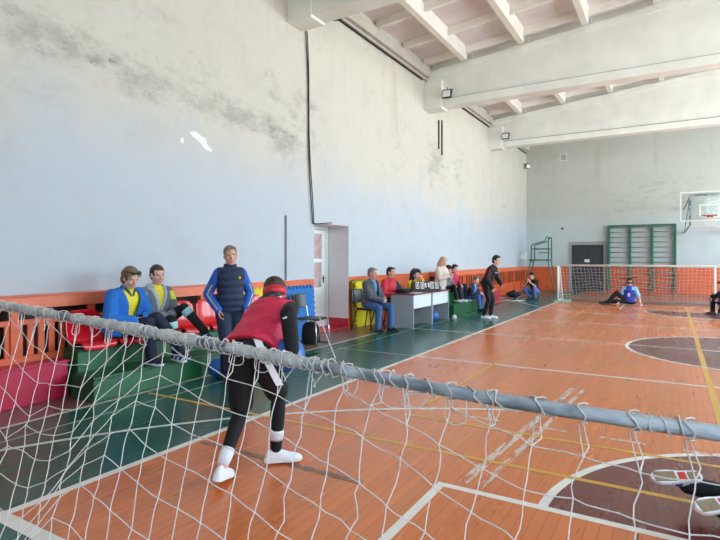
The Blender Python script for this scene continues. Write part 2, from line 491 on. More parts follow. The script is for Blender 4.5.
            hl_ = {'thin': .088, 'short': .075, 'full': .075, 'fringe': .05, 'bun': .066, 'long': .07, 'curly': .058, 'slick': .07}.get(kind, .07)
            me = blob(mb, 'hair', .006 if voxel < .012 else .008, 2)
            Hi = HM.transposed()
            def keep(c_):
                p = Hi @ (c_-HC)/hk
                if p.y > .035: return p.z > hl_-.35*max(0, abs(p.x)-.055) or abs(p.x) > .079
                if p.y > -.03 and kind in ('short', 'thin', 'full'): return p.z > .012
                return True
            cut(me, keep)
            rn = random.Random(5)
            for v in me.vertices: v.co += V((rn.uniform(-1,1), rn.uniform(-1,1), rn.uniform(-1,1)))*.0016
            put('hair', me, hmt, root, True)
    if extras: extras(root, dict(H=H, HM=HM, HC=HC, hk=hk, hands=hl, wr=wr, el=el, sh=sh, kn=kn, an=an, hp=hp, pos=pos, frame=frame, k=k, hs=hs, hc=hc))
    return root
# ------------------------------------------------------------------ room
XL, XR, YB, YF = -6.25, 8.4, -4.6, 26.8
CX = 1.1                                   # middle of the court
def roof_z(x): return 7.02+.095*(min(x, 2*CX-x)-XL)

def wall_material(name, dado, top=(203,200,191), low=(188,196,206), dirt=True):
    m = bpy.data.materials.new(name); m.use_nodes = True
    nt = m.node_tree; N = nt.nodes; L = nt.links; b = N['Principled BSDF']
    b.inputs['Roughness'].default_value = .75
    tc = N.new('ShaderNodeTexCoord'); sp = N.new('ShaderNodeSeparateXYZ'); L.new(tc.outputs['Object'], sp.inputs[0])
    def ns(scale, detail=5, stretch=(1,1,1), rough=.6):
        mp = N.new('ShaderNodeMapping'); mp.inputs['Scale'].default_value = stretch; L.new(tc.outputs['Object'], mp.inputs['Vector'])
        n = N.new('ShaderNodeTexNoise'); n.inputs['Scale'].default_value = scale; n.inputs['Detail'].default_value = detail; n.inputs['Roughness'].default_value = rough
        L.new(mp.outputs['Vector'], n.inputs['Vector']); return n.outputs['Fac']
    def mth(op, a, b_=None, c=None, clamp=False):
        n = N.new('ShaderNodeMath'); n.operation = op; n.use_clamp = clamp
        for i, x in enumerate((a, b_, c)):
            if x is None: continue
            if isinstance(x, (int, float)): n.inputs[i].default_value = x
            else: L.new(x, n.inputs[i])
        return n.outputs[0]
    def rng(x, a, c, o0=0., o1=1.):
        n = N.new('ShaderNodeMapRange'); n.interpolation_type = 'SMOOTHSTEP'; L.new(x, n.inputs['Value'])
        n.inputs['From Min'].default_value = a; n.inputs['From Max'].default_value = c
        n.inputs['To Min'].default_value = o0; n.inputs['To Max'].default_value = o1; return n.outputs['Result']
    def mix(f, a, c):
        n = N.new('ShaderNodeMix'); n.data_type = 'RGBA'
        for i, x in ((0, f), (6, a), (7, c)):
            if isinstance(x, tuple): n.inputs[i].default_value = (*lin(x), 1)
            elif isinstance(x, (int, float)): n.inputs[i].default_value = x
            else: L.new(x, n.inputs[i])
        return n.outputs[2]
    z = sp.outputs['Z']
    # bluish skylight tint painted into the lower whitewash, warm bounce tone above
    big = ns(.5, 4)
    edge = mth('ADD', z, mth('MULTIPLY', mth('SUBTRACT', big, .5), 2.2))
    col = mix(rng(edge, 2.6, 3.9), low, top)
    col = mix(rng(ns(1.6, 6), .45, .75, 0, .16), col, (164,158,148))
    if dirt:
        sk = mth('MULTIPLY', rng(ns(5, 9, (1,1,1), .78), .52, .70), rng(z, 2.2, 4.2)); sk = mth('MULTIPLY', sk, rng(ns(.7, 3), .38, .6)); col = mix(mth('MULTIPLY', sk, .34), col, (140,130,116))
        # sooty smudges in a band about four metres up
        band = mth('MULTIPLY', rng(z, 3.1, 3.9), rng(z, 5.6, 4.5))
        patch = rng(ns(.42, 2, (1,1,1.2)), .42, .68)
        sm = mth('MULTIPLY', mth('MULTIPLY', band, patch), rng(ns(2.2, 8, (1,1,2.2), .72), .44, .78))
        col = mix(mth('MULTIPLY', sm, .75), col, (96,94,92))
        if name.startswith('left'):
            y = sp.outputs['Y']
            for cy, cz, ry, rz in ((3.4,4.15,1.1,.3),(4.6,3.98,.75,.3),(6.6,3.95,1.3,.3),(7.7,3.75,.5,.35),(15.2,4.6,.7,.6)):
                e1 = mth('POWER', mth('DIVIDE', mth('SUBTRACT', y, cy), ry), 2); e2 = mth('POWER', mth('DIVIDE', mth('SUBTRACT', z, cz), rz), 2)
                dd = mth('ADD', mth('ADD', e1, e2), mth('MULTIPLY', mth('SUBTRACT', ns(3.2, 6, (1,1,1.8), .7), .5), 4.))
                col = mix(mth('MULTIPLY', rng(dd, 1.1, -.6), .42), col, (104,102,102))
                fine = mth('MULTIPLY', rng(dd, 1.0, .0), rng(ns(9, 8, (1,1,1.6), .8), .56, .66))
                col = mix(mth('MULTIPLY', fine, .55), col, (74,72,72))
        sp_ = mth('MULTIPLY', band, rng(ns(7, 8, (1,.8,1.6), .8), .63, .76)); sp_ = mth('MULTIPLY', sp_, rng(ns(.6, 2), .48, .6))
        col = mix(mth('MULTIPLY', sp_, .5), col, (78,74,70))
        st = mth('MULTIPLY', rng(ns(1.5, 5, (1,1,.12)), .55, .75), rng(z, 3.5, 6.4)); col = mix(mth('MULTIPLY', st, .3), col, (138,130,118))
    if dado:
        w = mth('ADD', z, mth('MULTIPLY', mth('SUBTRACT', ns(3.), .5), .03))
        d = mth('LESS_THAN', w, 1.135)
        oc = mix(rng(ns(2.2, 5), .35, .7), (222,104,56), (206,92,50))
        col = mix(d, col, oc)
        n_ = N.new('ShaderNodeMath'); n_.operation = 'MULTIPLY_ADD'; L.new(d, n_.inputs[0]); n_.inputs[1].default_value = -.3; n_.inputs[2].default_value = .75
        L.new(n_.outputs[0], b.inputs['Roughness'])
    L.new(col, b.inputs['Base Color'])
    bp = N.new('ShaderNodeBump'); bp.inputs['Strength'].default_value = .25; bp.inputs['Distance'].default_value = .02
    L.new(ns(3.5, 8), bp.inputs['Height']); L.new(bp.outputs['Normal'], b.inputs['Normal'])
    return m

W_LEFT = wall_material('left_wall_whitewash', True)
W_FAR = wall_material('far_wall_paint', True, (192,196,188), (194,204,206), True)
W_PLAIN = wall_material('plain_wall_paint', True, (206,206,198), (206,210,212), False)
W_WHITE = mat('white_paint', (226,226,222), .6, .03, 3)
BEAM = mat('beam_whitewash', (232,236,230), .75, .06, 1.6, .15, 8)
RIBM = mat('rib_whitewash', (236,234,228), .75, .05, 2, .1, 10)
SLABM = mat('pinkish_slab', (220,215,216), .85, .1, 1.3, .15, 8)
DARKM = mat('dark_metal', (40,42,44), .5, .2, 8, metal=.4)
ORANGE = mat('orange_paint', (222,100,56), .42, .1, 5, rgb2=(200,84,46))
ORANGE2 = mat('salmon_orange_plank', (226,118,84), .45, .08, 5)
RED = mat('red_paint', (190,38,54), .4, .1, 4)
GREENP = mat('green_paint', (22,86,48), .42, .14, 4)
GREEND = mat('dark_green_paint', (26,78,52), .42, .14, 4)
TEAL = mat('teal_green_metal', (36,104,86), .4, .12, 6)
BRONZE = mat('dark_gap', (52,32,28), .8, .2, 8)

# floor: zones of painted boards
def board_mat(name, rgb, rgb_worn, wear=.62, rough=.2, dashes=1.):
    m = bpy.data.materials.new(name); m.use_nodes = True
    nt = m.node_tree; N = nt.nodes; L = nt.links; b = N['Principled BSDF']
    tc = N.new('ShaderNodeTexCoord')
    def ns(scale, stretch, detail=5, rough_=.6):
        mp = N.new('ShaderNodeMapping'); mp.inputs['Scale'].default_value = stretch; L.new(tc.outputs['Object'], mp.inputs['Vector'])
        n = N.new('ShaderNodeTexNoise'); n.inputs['Scale'].default_value = scale; n.inputs['Detail'].default_value = detail; n.inputs['Roughness'].default_value = rough_
        L.new(mp.outputs['Vector'], n.inputs['Vector']); return n.outputs['Fac']
    def ramp(x, p0, p1):
        n = N.new('ShaderNodeMapRange'); n.interpolation_type = 'SMOOTHSTEP'; L.new(x, n.inputs['Value'])
        n.inputs['From Min'].default_value = p0; n.inputs['From Max'].default_value = p1; return n.outputs['Result']
    def mul(a, c):
        n = N.new('ShaderNodeMath'); n.operation = 'MULTIPLY'
        for i, x in ((0, a), (1, c)):
            if isinstance(x, (int, float)): n.inputs[i].default_value = x
            else: L.new(x, n.inputs[i])
        return n.outputs[0]
    def mix(f, a, c):
        n = N.new('ShaderNodeMix'); n.data_type = 'RGBA'; L.new(f, n.inputs[0]) if not isinstance(f, float) else None
        for i, x in ((6, a), (7, c)):
            if isinstance(x, tuple): n.inputs[i].default_value = (*lin(x), 1)
            else: L.new(x, n.inputs[i])
        return n.outputs[2]
    br = N.new('ShaderNodeTexBrick'); mp = N.new('ShaderNodeMapping'); mp.inputs['Rotation'].default_value = (0, 0, R(90))
    L.new(tc.outputs['Object'], mp.inputs['Vector']); L.new(mp.outputs['Vector'], br.inputs['Vector'])
    br.inputs['Scale'].default_value = 1; br.inputs['Brick Width'].default_value = 2.4; br.inputs['Row Height'].default_value = .072
    br.inputs['Mortar Size'].default_value = .0022; br.inputs['Mortar Smooth'].default_value = .3
    c0 = tuple(min(255, x*1.025) for x in rgb); c1 = tuple(x*.965 for x in rgb)
    br.inputs['Color1'].default_value = (*lin(c0), 1); br.inputs['Color2'].default_value = (*lin(c1), 1)
    br.inputs['Mortar'].default_value = (*lin(tuple(x*.78 for x in rgb)), 1)
    col = br.outputs['Color']
    col = mix(mul(ramp(ns(1., (3.,.35,1)), wear-.12, wear+.15), .55), col, rgb_worn)
    d = mul(ramp(ns(1., (26,2.6,1), 3), .63, .70), ramp(ns(.5, (1,1,1), 3), .38, .58))
    col = mix(mul(d, .8*dashes), col, (84,62,44))
    L.new(col, b.inputs['Base Color'])
    rr = N.new('ShaderNodeMapRange'); L.new(ns(1.2, (2,.5,1)), rr.inputs['Value']); rr.inputs['To Min'].default_value = rough-.05; rr.inputs['To Max'].default_value = rough+.16
    L.new(rr.outputs['Result'], b.inputs['Roughness'])
    bp = N.new('ShaderNodeBump'); bp.inputs['Strength'].default_value = .12; bp.inputs['Distance'].default_value = .01
    L.new(ns(1., (14,.8,1)), bp.inputs['Height']); L.new(bp.outputs['Normal'], b.inputs['Normal'])
    return m
F_OR = board_mat('orange_boards', (214,117,62), (184,122,78), dashes=1.25)
F_GR = board_mat('green_boards', (36,92,80), (58,86,80), .66, .2, .5)
F_BR = board_mat('brown_boards', (122,82,78), (100,76,74), .6, .26, .5)
F_MR = board_mat('maroon_boards', (112,50,46), (128,74,62), .62, .22, .4)
F_BO = board_mat('brown_orange_boards', (164,88,60), (140,84,64), .6, .3, .6)
xs = [XL-.65, -5.3, -3.5, 5.7, 7.0, XR]; ys = [YB, -2.4, 1.62, 19.65, 23.6, YF+.35]
mb = MB()
for i in range(5):
    for j in range(5):
        zone = 1
        if i == 2 and j == 2: zone = 0
        if i in (0, 4) or j in (0, 4): zone = 2
        if j == 4: zone = 1
        if i == 2 and j >= 3: zone = 3
        mb.add([(xs[i],ys[j],0),(xs[i+1],ys[j],0),(xs[i+1],ys[j+1],0),(xs[i],ys[j+1],0)], [(0,1,2,3)], zone)
floor = struct(mb.build('floor', [F_OR, F_GR, F_BR, F_BO], fixn=False))
# painted markings
def paint_mat(name, rgb, under, wear):
    m = mat(name, rgb, .35, .05, 4); m = m.copy(); m.name = name; nt = m.node_tree; N = nt.nodes; L = nt.links
    tc = N.new('ShaderNodeTexCoord'); mp = N.new('ShaderNodeMapping'); mp.inputs['Scale'].default_value = (22,4,1)
    n = N.new('ShaderNodeTexNoise'); n.inputs['Scale'].default_value = 1; n.inputs['Detail'].default_value = 6; n.inputs['Roughness'].default_value = .7
    L.new(tc.outputs['Object'], mp.inputs['Vector']); L.new(mp.outputs['Vector'], n.inputs['Vector'])
    r = N.new('ShaderNodeMapRange'); L.new(n.outputs['Fac'], r.inputs['Value']); r.inputs['From Min'].default_value = wear; r.inputs['From Max'].default_value = wear+.06
    mx = N.new('ShaderNodeMix'); mx.data_type = 'RGBA'; b = N['Principled BSDF']; old = b.inputs['Base Color'].links[0].from_socket
    L.new(r.outputs['Result'], mx.inputs[0]); L.new(old, mx.inputs[6]); mx.inputs[7].default_value = (*lin(under), 1)
    L.new(mx.outputs[2], b.inputs['Base Color']); return m
LW = paint_mat('white_line_paint', (232,226,216), (196,124,80), .69)
LWORN = paint_mat('worn_white_line_paint', (216,200,184), (200,106,60), .48)
LWG = paint_mat('white_line_on_green', (206,216,204), (70,108,96), .66)
LY = paint_mat('yellow_line_paint', (214,160,56), (196,108,56), .62)
LYG = paint_mat('pale_line_on_green', (150,160,134), (40,92,80), .6)
LDK = paint_mat('dark_scuffed_tape', (120,92,74), (190,110,66), .52)
nl = [0]
def seg(a, b, w, m, nm='court_line'):
    a = V((*a, 0)); b = V((*b, 0)); d = (b-a).normalized(); s = V((-d.y, d.x, 0))*(w/2); z = .0008+.00012*(nl[0] % 12); nl[0] += 1
    n = max(2, int((b-a).length/.5)); mb = MB(); vs = []
    for i in range(n+1):
        p = a+(b-a)*(i/n); vs += [p-s+V((0,0,z)), p+s+V((0,0,z))]
    mb.add(vs, [(2*i, 2*i+2, 2*i+3, 2*i+1) for i in range(n)])
    return mb.build(nm, m, floor, fixn=False)
def arc(c, r, a0, a1, w, m):
    n = 64; vs = []; z = .0008+.00012*(nl[0] % 12); nl[0] += 1
    for i in range(n+1):
        t = R(a0+(a1-a0)*i/n)
        for q in (r-w/2, r+w/2): vs.append((c[0]+q*math.cos(t), c[1]+q*math.sin(t), z))
    mb = MB(); mb.add(vs, [(2*i, 2*i+1, 2*i+3, 2*i+2) for i in range(n)]); return mb.build('court_line', m, floor, fixn=False)
def disc(c, r, a0, a1, m):
    n = 48; vs = [(c[0], c[1], .0004)]+[(c[0]+r*math.cos(R(a0+(a1-a0)*i/n)), c[1]+r*math.sin(R(a0+(a1-a0)*i/n)), .0004) for i in range(n+1)]
    mb = MB(); mb.add(vs, [(0, i, i+1) for i in range(1, n+1)]); return mb.build('painted_circle', m, floor, fixn=False)
disc((CX,10.6), 1.8, 0, 360, F_MR); disc((CX,3.4), 1.8, 0, 180, F_MR); disc((CX,17.8), 1.8, 180, 360, F_MR)
seg((-3.5,1.62),(-3.5,19.65), .07, LW); seg((5.7,1.62),(5.7,19.65), .07, LW)
seg((-3.55,1.62),(5.75,1.62), .09, LW); seg((-3.55,19.65),(5.75,19.65), .06, LW)
for y in (7.62, 13.6, 16.2, 18.3): seg((-3.5,y),(5.7,y), .06, LW)
seg((-3.5,10.6),(5.7,10.6), .05, LW); seg((-5.3,10.6),(-3.5,10.6), .05, LWG); seg((-5.3,7.62),(-3.5,7.62), .04, LYG)
arc((CX,10.6), 1.8, 0, 360, .06, LW); arc((CX,3.4), 1.8, 0, 180, .06, LW); arc((CX,17.8), 1.8, 180, 360, .06, LW)
seg((-1.4,3.4),(3.6,3.4), .06, LW); seg((-1.37,-2.4),(-1.37,3.4), .06, LW); seg((3.57,-2.4),(3.57,3.4), .06, LW)
seg((-1.4,17.8),(3.6,17.8), .05, LW); seg((-1.37,17.8),(-1.37,23.6), .05, LW); seg((3.57,17.8),(3.57,23.6), .05, LW)
def three(y0, s):
    c = (CX, y0+s*2.05); a_ = math.degrees(math.acos(4.6/6.3))
    if s > 0: arc(c, 6.3, a_, 180-a_, .05, LW); arc(c, 6.3, 180-a_, 176, .05, LWG); arc(c, 6.3, 4, a_, .05, LWG)
    else: arc(c, 6.3, 180+a_, 360-a_, .05, LW); arc(c, 6.3, 184, 180+a_, .05, LWG)
three(-2.4, 1); three(23.6, -1)
seg((-5.28,-2.4),(-5.28,23.6), .05, LWG); seg((-4.88,2.2),(-4.88,23.), .03, LYG); seg((-5.3,23.6),(7,23.6), .05, LWG); seg((-5.3,-2.4),(7,-2.4), .05, LWG)
seg((-5.2,3.97),(-3.54,3.97), .045, LY); seg((-3.46,3.97),(5.5,3.97), .05, LY); seg((-2.3,4.74),(5.5,4.74), .045, LY)
seg((.4,1.7),(.4,19.4), .07, LY); seg((1.12,11.0),(1.12,18.8), .05, LY); seg((-2.25,5.2),(-2.25,9.4), .05, LY); seg((-2.25,12.2),(-2.25,17.), .05, LY)
seg((-1.25,3.5),(-1.02,6.7), .07, LWORN); seg((-1.12,3.5),(-.90,6.7), .05, LWORN)
for x in range(7): seg((-2.4+x*.62,5.0-.0*x),(-2.05+x*.62,5.0), .05, LWORN)
seg((-3.42,3.14),(-1.85,3.14), .06, LDK, 'scuffed_tape')

# walls
def slabs(name, boxes, m, mats=None):
    mb = MB()
    for b in boxes: mb.bx(*b)
    return struct(mb.build(name, m))
D0, D1, DH, DX = 8.69, 10.02, 2.28, -6.78          # door niche in the left wall
TOP = 8.6
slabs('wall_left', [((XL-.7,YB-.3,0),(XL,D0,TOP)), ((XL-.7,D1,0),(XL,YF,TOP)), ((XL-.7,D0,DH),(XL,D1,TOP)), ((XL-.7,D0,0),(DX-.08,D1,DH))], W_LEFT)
NICHE = mat('door_niche_plaster', (224,220,222), .8, .05, 2)
mb = MB(); mb.bx((DX,D1-.006,.0),(XL-.002,D1,DH-.0)); mb.bx((DX,D0,0),(XL-.002,D0+.006,DH)); mb.bx((DX,D0,DH-.006),(XL-.002,D1,DH)); struct(mb.build('trim_1', NICHE))
mb = MB(); mb.bx((DX,D1-.03,0),(XL+.0,D1-.006,.2)); mb.bx((DX,D0+.006,0),(XL,D0+.03,.2)); mb.bx((DX,D0+.006,.0),(XL+.02,D1-.006,.02)); struct(mb.build('baseboard_left', RED))
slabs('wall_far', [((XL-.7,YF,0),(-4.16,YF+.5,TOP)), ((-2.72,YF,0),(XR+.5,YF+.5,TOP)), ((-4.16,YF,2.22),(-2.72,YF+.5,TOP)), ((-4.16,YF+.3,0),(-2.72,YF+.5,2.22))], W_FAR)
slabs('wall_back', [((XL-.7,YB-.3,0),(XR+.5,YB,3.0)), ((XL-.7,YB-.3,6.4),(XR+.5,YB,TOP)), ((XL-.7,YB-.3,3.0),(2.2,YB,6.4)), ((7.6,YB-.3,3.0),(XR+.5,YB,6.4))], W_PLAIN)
WIN = [(5.0,7.6),(8.6,13.8),(15.0,20.0),(21.2,26.2)]; WZ = (1.2, 5.8)
bx = [((XR,YB-.3,0),(XR+.4,YF,WZ[0])), ((XR,YB-.3,WZ[1]),(XR+.4,YF,TOP))]
ed = [YB-.3]+[q for w in WIN for q in w]+[YF]
for a, b_ in zip(ed[::2], ed[1::2]): bx.append(((XR,a,WZ[0]),(XR+.4,b_,WZ[1])))
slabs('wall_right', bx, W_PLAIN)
GL = bpy.data.materials.new('window_glass'); GL.use_nodes = True; nt = GL.node_tree; nt.nodes.clear()
o_ = nt.nodes.new('ShaderNodeOutputMaterial'); t_ = nt.nodes.new('ShaderNodeBsdfTransparent'); g_ = nt.nodes.new('ShaderNodeBsdfGlossy'); mx = nt.nodes.new('ShaderNodeMixShader')
g_.inputs['Roughness'].default_value = .03; mx.inputs[0].default_value = .07; t_.inputs[0].default_value = (.96,.98,1,1)
nt.links.new(t_.outputs[0], mx.inputs[1]); nt.links.new(g_.outputs[0], mx.inputs[2]); nt.links.new(mx.outputs[0], o_.inputs[0])
for n_, (a, b_) in enumerate(WIN):
    mb = MB(); x0, x1 = XR+.12, XR+.2; z0, z1 = WZ
    mb.bx((x0,a,z0),(x1,a+.09,z1)); mb.bx((x0,b_-.09,z0),(x1,b_,z1)); mb.bx((x0,a,z0),(x1,b_,z0+.09)); mb.bx((x0,a,z1-.09),(x1,b_,z1))
    for i in range(1, 4): y = a+(b_-a)*i/4; mb.bx((x0,y-.035,z0),(x1,y+.035,z1))
    mb.bx((x0,a,z0+1.35),(x1,b_,z0+1.42)); mb.bx((x0,a,z0+2.7),(x1,b_,z0+2.77))
    w = struct(mb.build('window_%d' % (n_+1), W_WHITE))
    mb = MB(); mb.bx((x0+.035,a+.05,z0+.05),(x0+.043,b_-.05,z1-.05)); mb.build('glass', GL, w)
    ld = bpy.data.lights.new('window_portal', 'AREA'); ld.shape = 'RECTANGLE'; ld.size = WZ[1]-WZ[0]; ld.size_y = b_-a; ld.cycles.is_portal = True
    lo = bpy.data.objects.new('window_portal', ld); COL.objects.link(lo); lo.location = (XR+.3, (a+b_)/2, sum(WZ)/2); lo.rotation_euler = (0, R(90), 0)

for n_, (a, b_) in enumerate(((2.2,7.6),)):  # window added behind the camera, out of view, to light the near beam faces
    mb = MB(); y0, y1 = YB-.2, YB-.12; z0, z1 = 3.0, 6.4
    mb.bx((a,y0,z0),(a+.09,y1,z1)); mb.bx((b_-.09,y0,z0),(b_,y1,z1)); mb.bx((a,y0,z0),(b_,y1,z0+.09)); mb.bx((a,y0,z1-.09),(b_,y1,z1))
    for i in range(1, 4): x = a+(b_-a)*i/4; mb.bx((x-.035,y0,z0),(x+.035,y1,z1))
    w = struct(mb.build('window_5', W_WHITE))
    mb = MB(); mb.bx((a+.05,y0+.035,z0+.05),(b_-.05,y0+.043,z1-.05)); mb.build('glass', GL, w)
    ld = bpy.data.lights.new('window_portal', 'AREA'); ld.shape = 'RECTANGLE'; ld.size = b_-a; ld.size_y = z1-z0; ld.cycles.is_portal = True
    lo = bpy.data.objects.new('window_portal', ld); COL.objects.link(lo); lo.location = ((a+b_)/2, YB-.27, (z0+z1)/2); lo.rotation_euler = (R(90), 0, 0)

# roof: ribbed slabs on concrete girders
mb = MB()
for sx in (-1, 1):
    xe = XL-.7 if sx < 0 else XR+.5
    ze = roof_z(XL)-.095*.7 if sx < 0 else roof_z(XR+.5)
    zr = roof_z(CX)
    vs = [(xe,YB-.3,ze+.3),(CX,YB-.3,zr+.3),(CX,YF+.5,zr+.3),(xe,YF+.5,ze+.3)]
    vs += [(x, y, z+.2) for x, y, z in vs]
    mb.add(vs, [(0,3,2,1),(4,5,6,7),(0,1,5,4),(1,2,6,5),(2,3,7,6),(3,0,4,7)])
ceil = struct(mb.build('ceiling', SLABM))
GY = [(1.5,1.9),(7.85,8.27),(14.2,14.62),(20.5,20.92)]
bays = [(YB,1.5),(1.9,7.85),(8.27,14.2),(14.62,20.5),(20.92,YF)]
RX = [-5.03+1.575*i for i in range(9)]
tl = math.atan(.095)
for x in RX:
    for a, b_ in bays:
        z = roof_z(x); mb = MB()
        prof_ = [(-.11,.31),(.11,.31),(.075,-.02),(-.075,-.02)]
        vs = [(x+p, y, z+q) for y in (a, b_) for p, q in prof_]
        mb.add(vs, [(0,3,2,1),(4,5,6,7),(0,1,5,4),(1,2,6,5),(2,3,7,6),(3,0,4,7)])
        mb.build('long_rib', RIBM, ceil)
cx_ = [XL]+RX+[XR]
for a, b_ in bays:
    n = 4
    for i in range(n+1):
        y = a+(b_-a)*i/n; y = min(max(y, a+.12), b_-.12); mb = MB()
        for x0, x1 in zip(cx_, cx_[1:]):
            if x0 < CX < x1: pts = [(x0+.07, roof_z(x0+.07)), (CX, roof_z(CX)), (x1-.07, roof_z(x1-.07))]
            else: pts = [(x0+.07, roof_z(x0+.07)), (x1-.07, roof_z(x1-.07))]
            for (p, zp), (q, zq) in zip(pts, pts[1:]):
                vs = [(p,y-.07,zp+.31),(p,y+.07,zp+.31),(p,y+.045,zp+.13),(p,y-.045,zp+.13),(q,y-.07,zq+.31),(q,y+.07,zq+.31),(q,y+.045,zq+.13),(q,y-.045,zq+.13)]
                mb.add(vs, [(0,3,2,1),(4,5,6,7),(0,1,5,4),(1,2,6,5),(2,3,7,6),(3,0,4,7)])
        mb.build('cross_rib', RIBM, ceil)
for n_, (a, b_) in enumerate(GY):
    mb = MB(); yc = (a+b_)/2; zb = (5.92,6.04,5.92,5.9)[n_]
    zt = lambda x: roof_z(x)-.03
    pts = [XL-.02, XL+.5, CX, XR-.5, XR+.02]
    def slab_(y0, y1, lo, hi):
        vs = []
        for x in pts:
            l_, h_ = lo(x), hi(x); vs += [(x,y0,l_),(x,y1,l_),(x,y1,h_),(x,y0,h_)]
        fs = [(0,1,2,3), tuple(4*(len(pts)-1)+i for i in (3,2,1,0))]
        for i in range(len(pts)-1):
            for k_ in range(4): fs.append((4*i+k_, 4*i+4+k_, 4*i+4+(k_+1) % 4, 4*i+(k_+1) % 4))
        mb.add(vs, fs)
    slab_(a+.10, b_-.10, lambda x: zb+.18, lambda x: zt(x)-.12)
    slab_(a, b_, lambda x: zb, lambda x: zb+.22)
    slab_(a+.03, b_-.03, lambda x: zt(x)-.16, lambda x: zt(x))
    mb.bx((XL-.02,a-.02,zb-.04),(XL+.55,b_+.02,6.72)); mb.bx((XR-.55,a-.02,zb-.04),(XR+.02,b_+.02,6.72))
    tr = struct(mb.build('trim_%d' % (n_+2), BEAM, bevel=.015))
    mb = MB(); mb.tube([(XL+.6,a+.085,zb+.235),(XR-.6,a+.085,zb+.235)], .013, 6); mb.build('flange_line', DARKM, tr)  # thin dark line along the girder where web meets flange
# ledge where roof meets the left wall
mb = MB(); mb.bx((XL-.01,YB,6.78),(XL+.05,YF,6.84)); mb.bx((XL-.01,YB,6.84),(XL+.16,YF,7.1)); o_ = struct(mb.build('trim_6', mat('dusty_ledge_paint', (190,186,178), .8, .08, 3)))
mb = MB(); mb.tube([(XL+.03,8.4,6.74),(XL+.03,14.0,6.73)], .022, 6); mb.tube([(XL+.03,14.8,6.74),(XL+.03,20.4,6.74)], .022, 6); mb.tube([(XL+.03,21.,6.74),(XL+.03,26.7,6.74)], .022, 6)
tag(mb.build('conduit', DARKM), 'thin dark conduit running along the top of the left wall under the roof', 'conduit')

# doors
DOORW = mat('white_door_plastic', (232,236,236), .35, .03, 4)
PANE = mat('frosted_pinkish_pane', (176,146,148), .25, .2, 5, rgb2=(214,190,188))
FROST = mat('frosted_pale_strip', (206,220,216), .3, .12, 40)
d = MB(); x0, x1 = DX-.07, DX-.01; y0, y1 = D0+.01, D1-.01
d.bx((x0,y0,0),(x1,y0+.07,DH-.01)); d.bx((x0,y1-.07,0),(x1,y1,DH-.01)); d.bx((x0,y0+.07,DH-.08),(x1,y1-.07,DH-.01))
door = struct(d.build('door_1', DOORW))
d = MB(); ya, yb = y0+.07, y1-.17
d.bx((x0+.01,ya,.02),(x1+.005,yb,.9)); d.bx((x0+.01,ya,.9),(x1+.005,ya+.1,2.19)); d.bx((x0+.01,yb-.1,.9),(x1+.005,yb,2.19)); d.bx((x0+.012,ya+.1,2.1),(x1+.003,yb-.1,2.188)); d.bx((x0+.012,ya+.1,1.46),(x1+.003,yb-.1,1.54))
d.build('door_leaf', DOORW, door, bevel=.006)
for z0, z1 in ((.9,1.47),(1.53,2.11)):
    d = MB(); d.bx((x0+.02,ya+.09,z0),(x0+.035,yb-.09,z1)); d.build('door_pane', PANE, door)
d = MB(); d.bx((x0+.02,yb,.02),(x1,y1-.07,2.19)); d.build('side_strip', FROST, door)
d = MB(); d.bx((x1,yb-.07,1.0),(x1+.015,yb-.03,1.16)); d.tube([(x1+.01,yb-.05,1.1),(x1+.05,yb-.05,1.1),(x1+.05,yb-.16,1.1)], .009); d.build('door_handle', DARKM, door)
FRAMEG = mat('grey_door_frame', (150,156,154), .5, .06, 4)
DDARK = mat('charcoal_door_leaf', (52,56,62), .45, .15, 5)
d = MB(); xa, xb = -4.16, -2.72; yy = YF+.02
d.bx((xa-.09,YF-.04,0),(xa+.02,yy+.1,2.34)); d.bx((xb-.02,YF-.04,0),(xb+.09,yy+.1,2.34)); d.bx((xa+.02,YF-.04,2.18),(xb-.02,yy+.1,2.34))
door2 = struct(d.build('door_2', FRAMEG))
mid = (xa+xb)/2
for a, b_ in ((xa+.02,mid-.005),(mid+.005,xb-.02)):
    d = MB(); d.bx((a,YF+.04,.01),(b_,YF+.09,2.18)); d.bx((a+.1,YF+.03,.12),(b_-.1,YF+.05,.95)); d.bx((a+.1,YF+.03,1.1),(b_-.1,YF+.05,2.05)); d.build('door_leaf', DDARK, door2, bevel=.006)
d = MB(); d.bx((mid-.12,YF+.015,1.36),(mid+.1,YF+.035,1.5)); s_ = d.build('door_sign', W_WHITE, door2); 
d = MB(); d.bx((mid+.02,YF+.0,.98),(mid+.06,YF+.045,1.14)); d.tube([(mid+.04,YF+.04,1.08),(mid+.04,YF-.02,1.08),(mid+.14,YF-.02,1.08)], .01); d.build('door_handle', DARKM, door2)
# ------------------------------------------------------------------ furniture and gear along the walls
STEELG = mat('worn_grey_pipe', (196,200,206), .42, .2, 6, .2, 60, rgb2=(70,74,86), stretch=(1.2,3,3))
CORD = mat('white_net_cord', (226,216,212), .8, .06, 20)
CORDG = mat('greyish_lacing_cord', (204,196,188), .85, .12, 20, .3, 200)
CHROME = mat('chrome_tube', (190,192,196), .22, .05, 8, metal=.9)
REDPL = mat('glossy_red_plastic', (212,26,40), .16, .05, 4)
BLACKPL = mat('black_vinyl', (30,32,36), .35, .15, 10)
YMAT = mat('yellow_foam', (226,206,40), .75, .06, 6)
YMATD = mat('olive_foam_edge', (150,136,38), .75, .1, 6)
BMAT = mat('blue_foam', (24,110,184), .7, .08, 6)
GREYL = mat('grey_laminate', (160,166,174), .5, .05, 4)
WHITEL = mat('white_laminate', (216,222,230), .45, .03, 4)
REDTOP = mat('maroon_table_edge', (128,44,52), .45, .08, 5)
BALLB = mat('blue_rubber_ball', (30,104,186), .4, .08, 5)

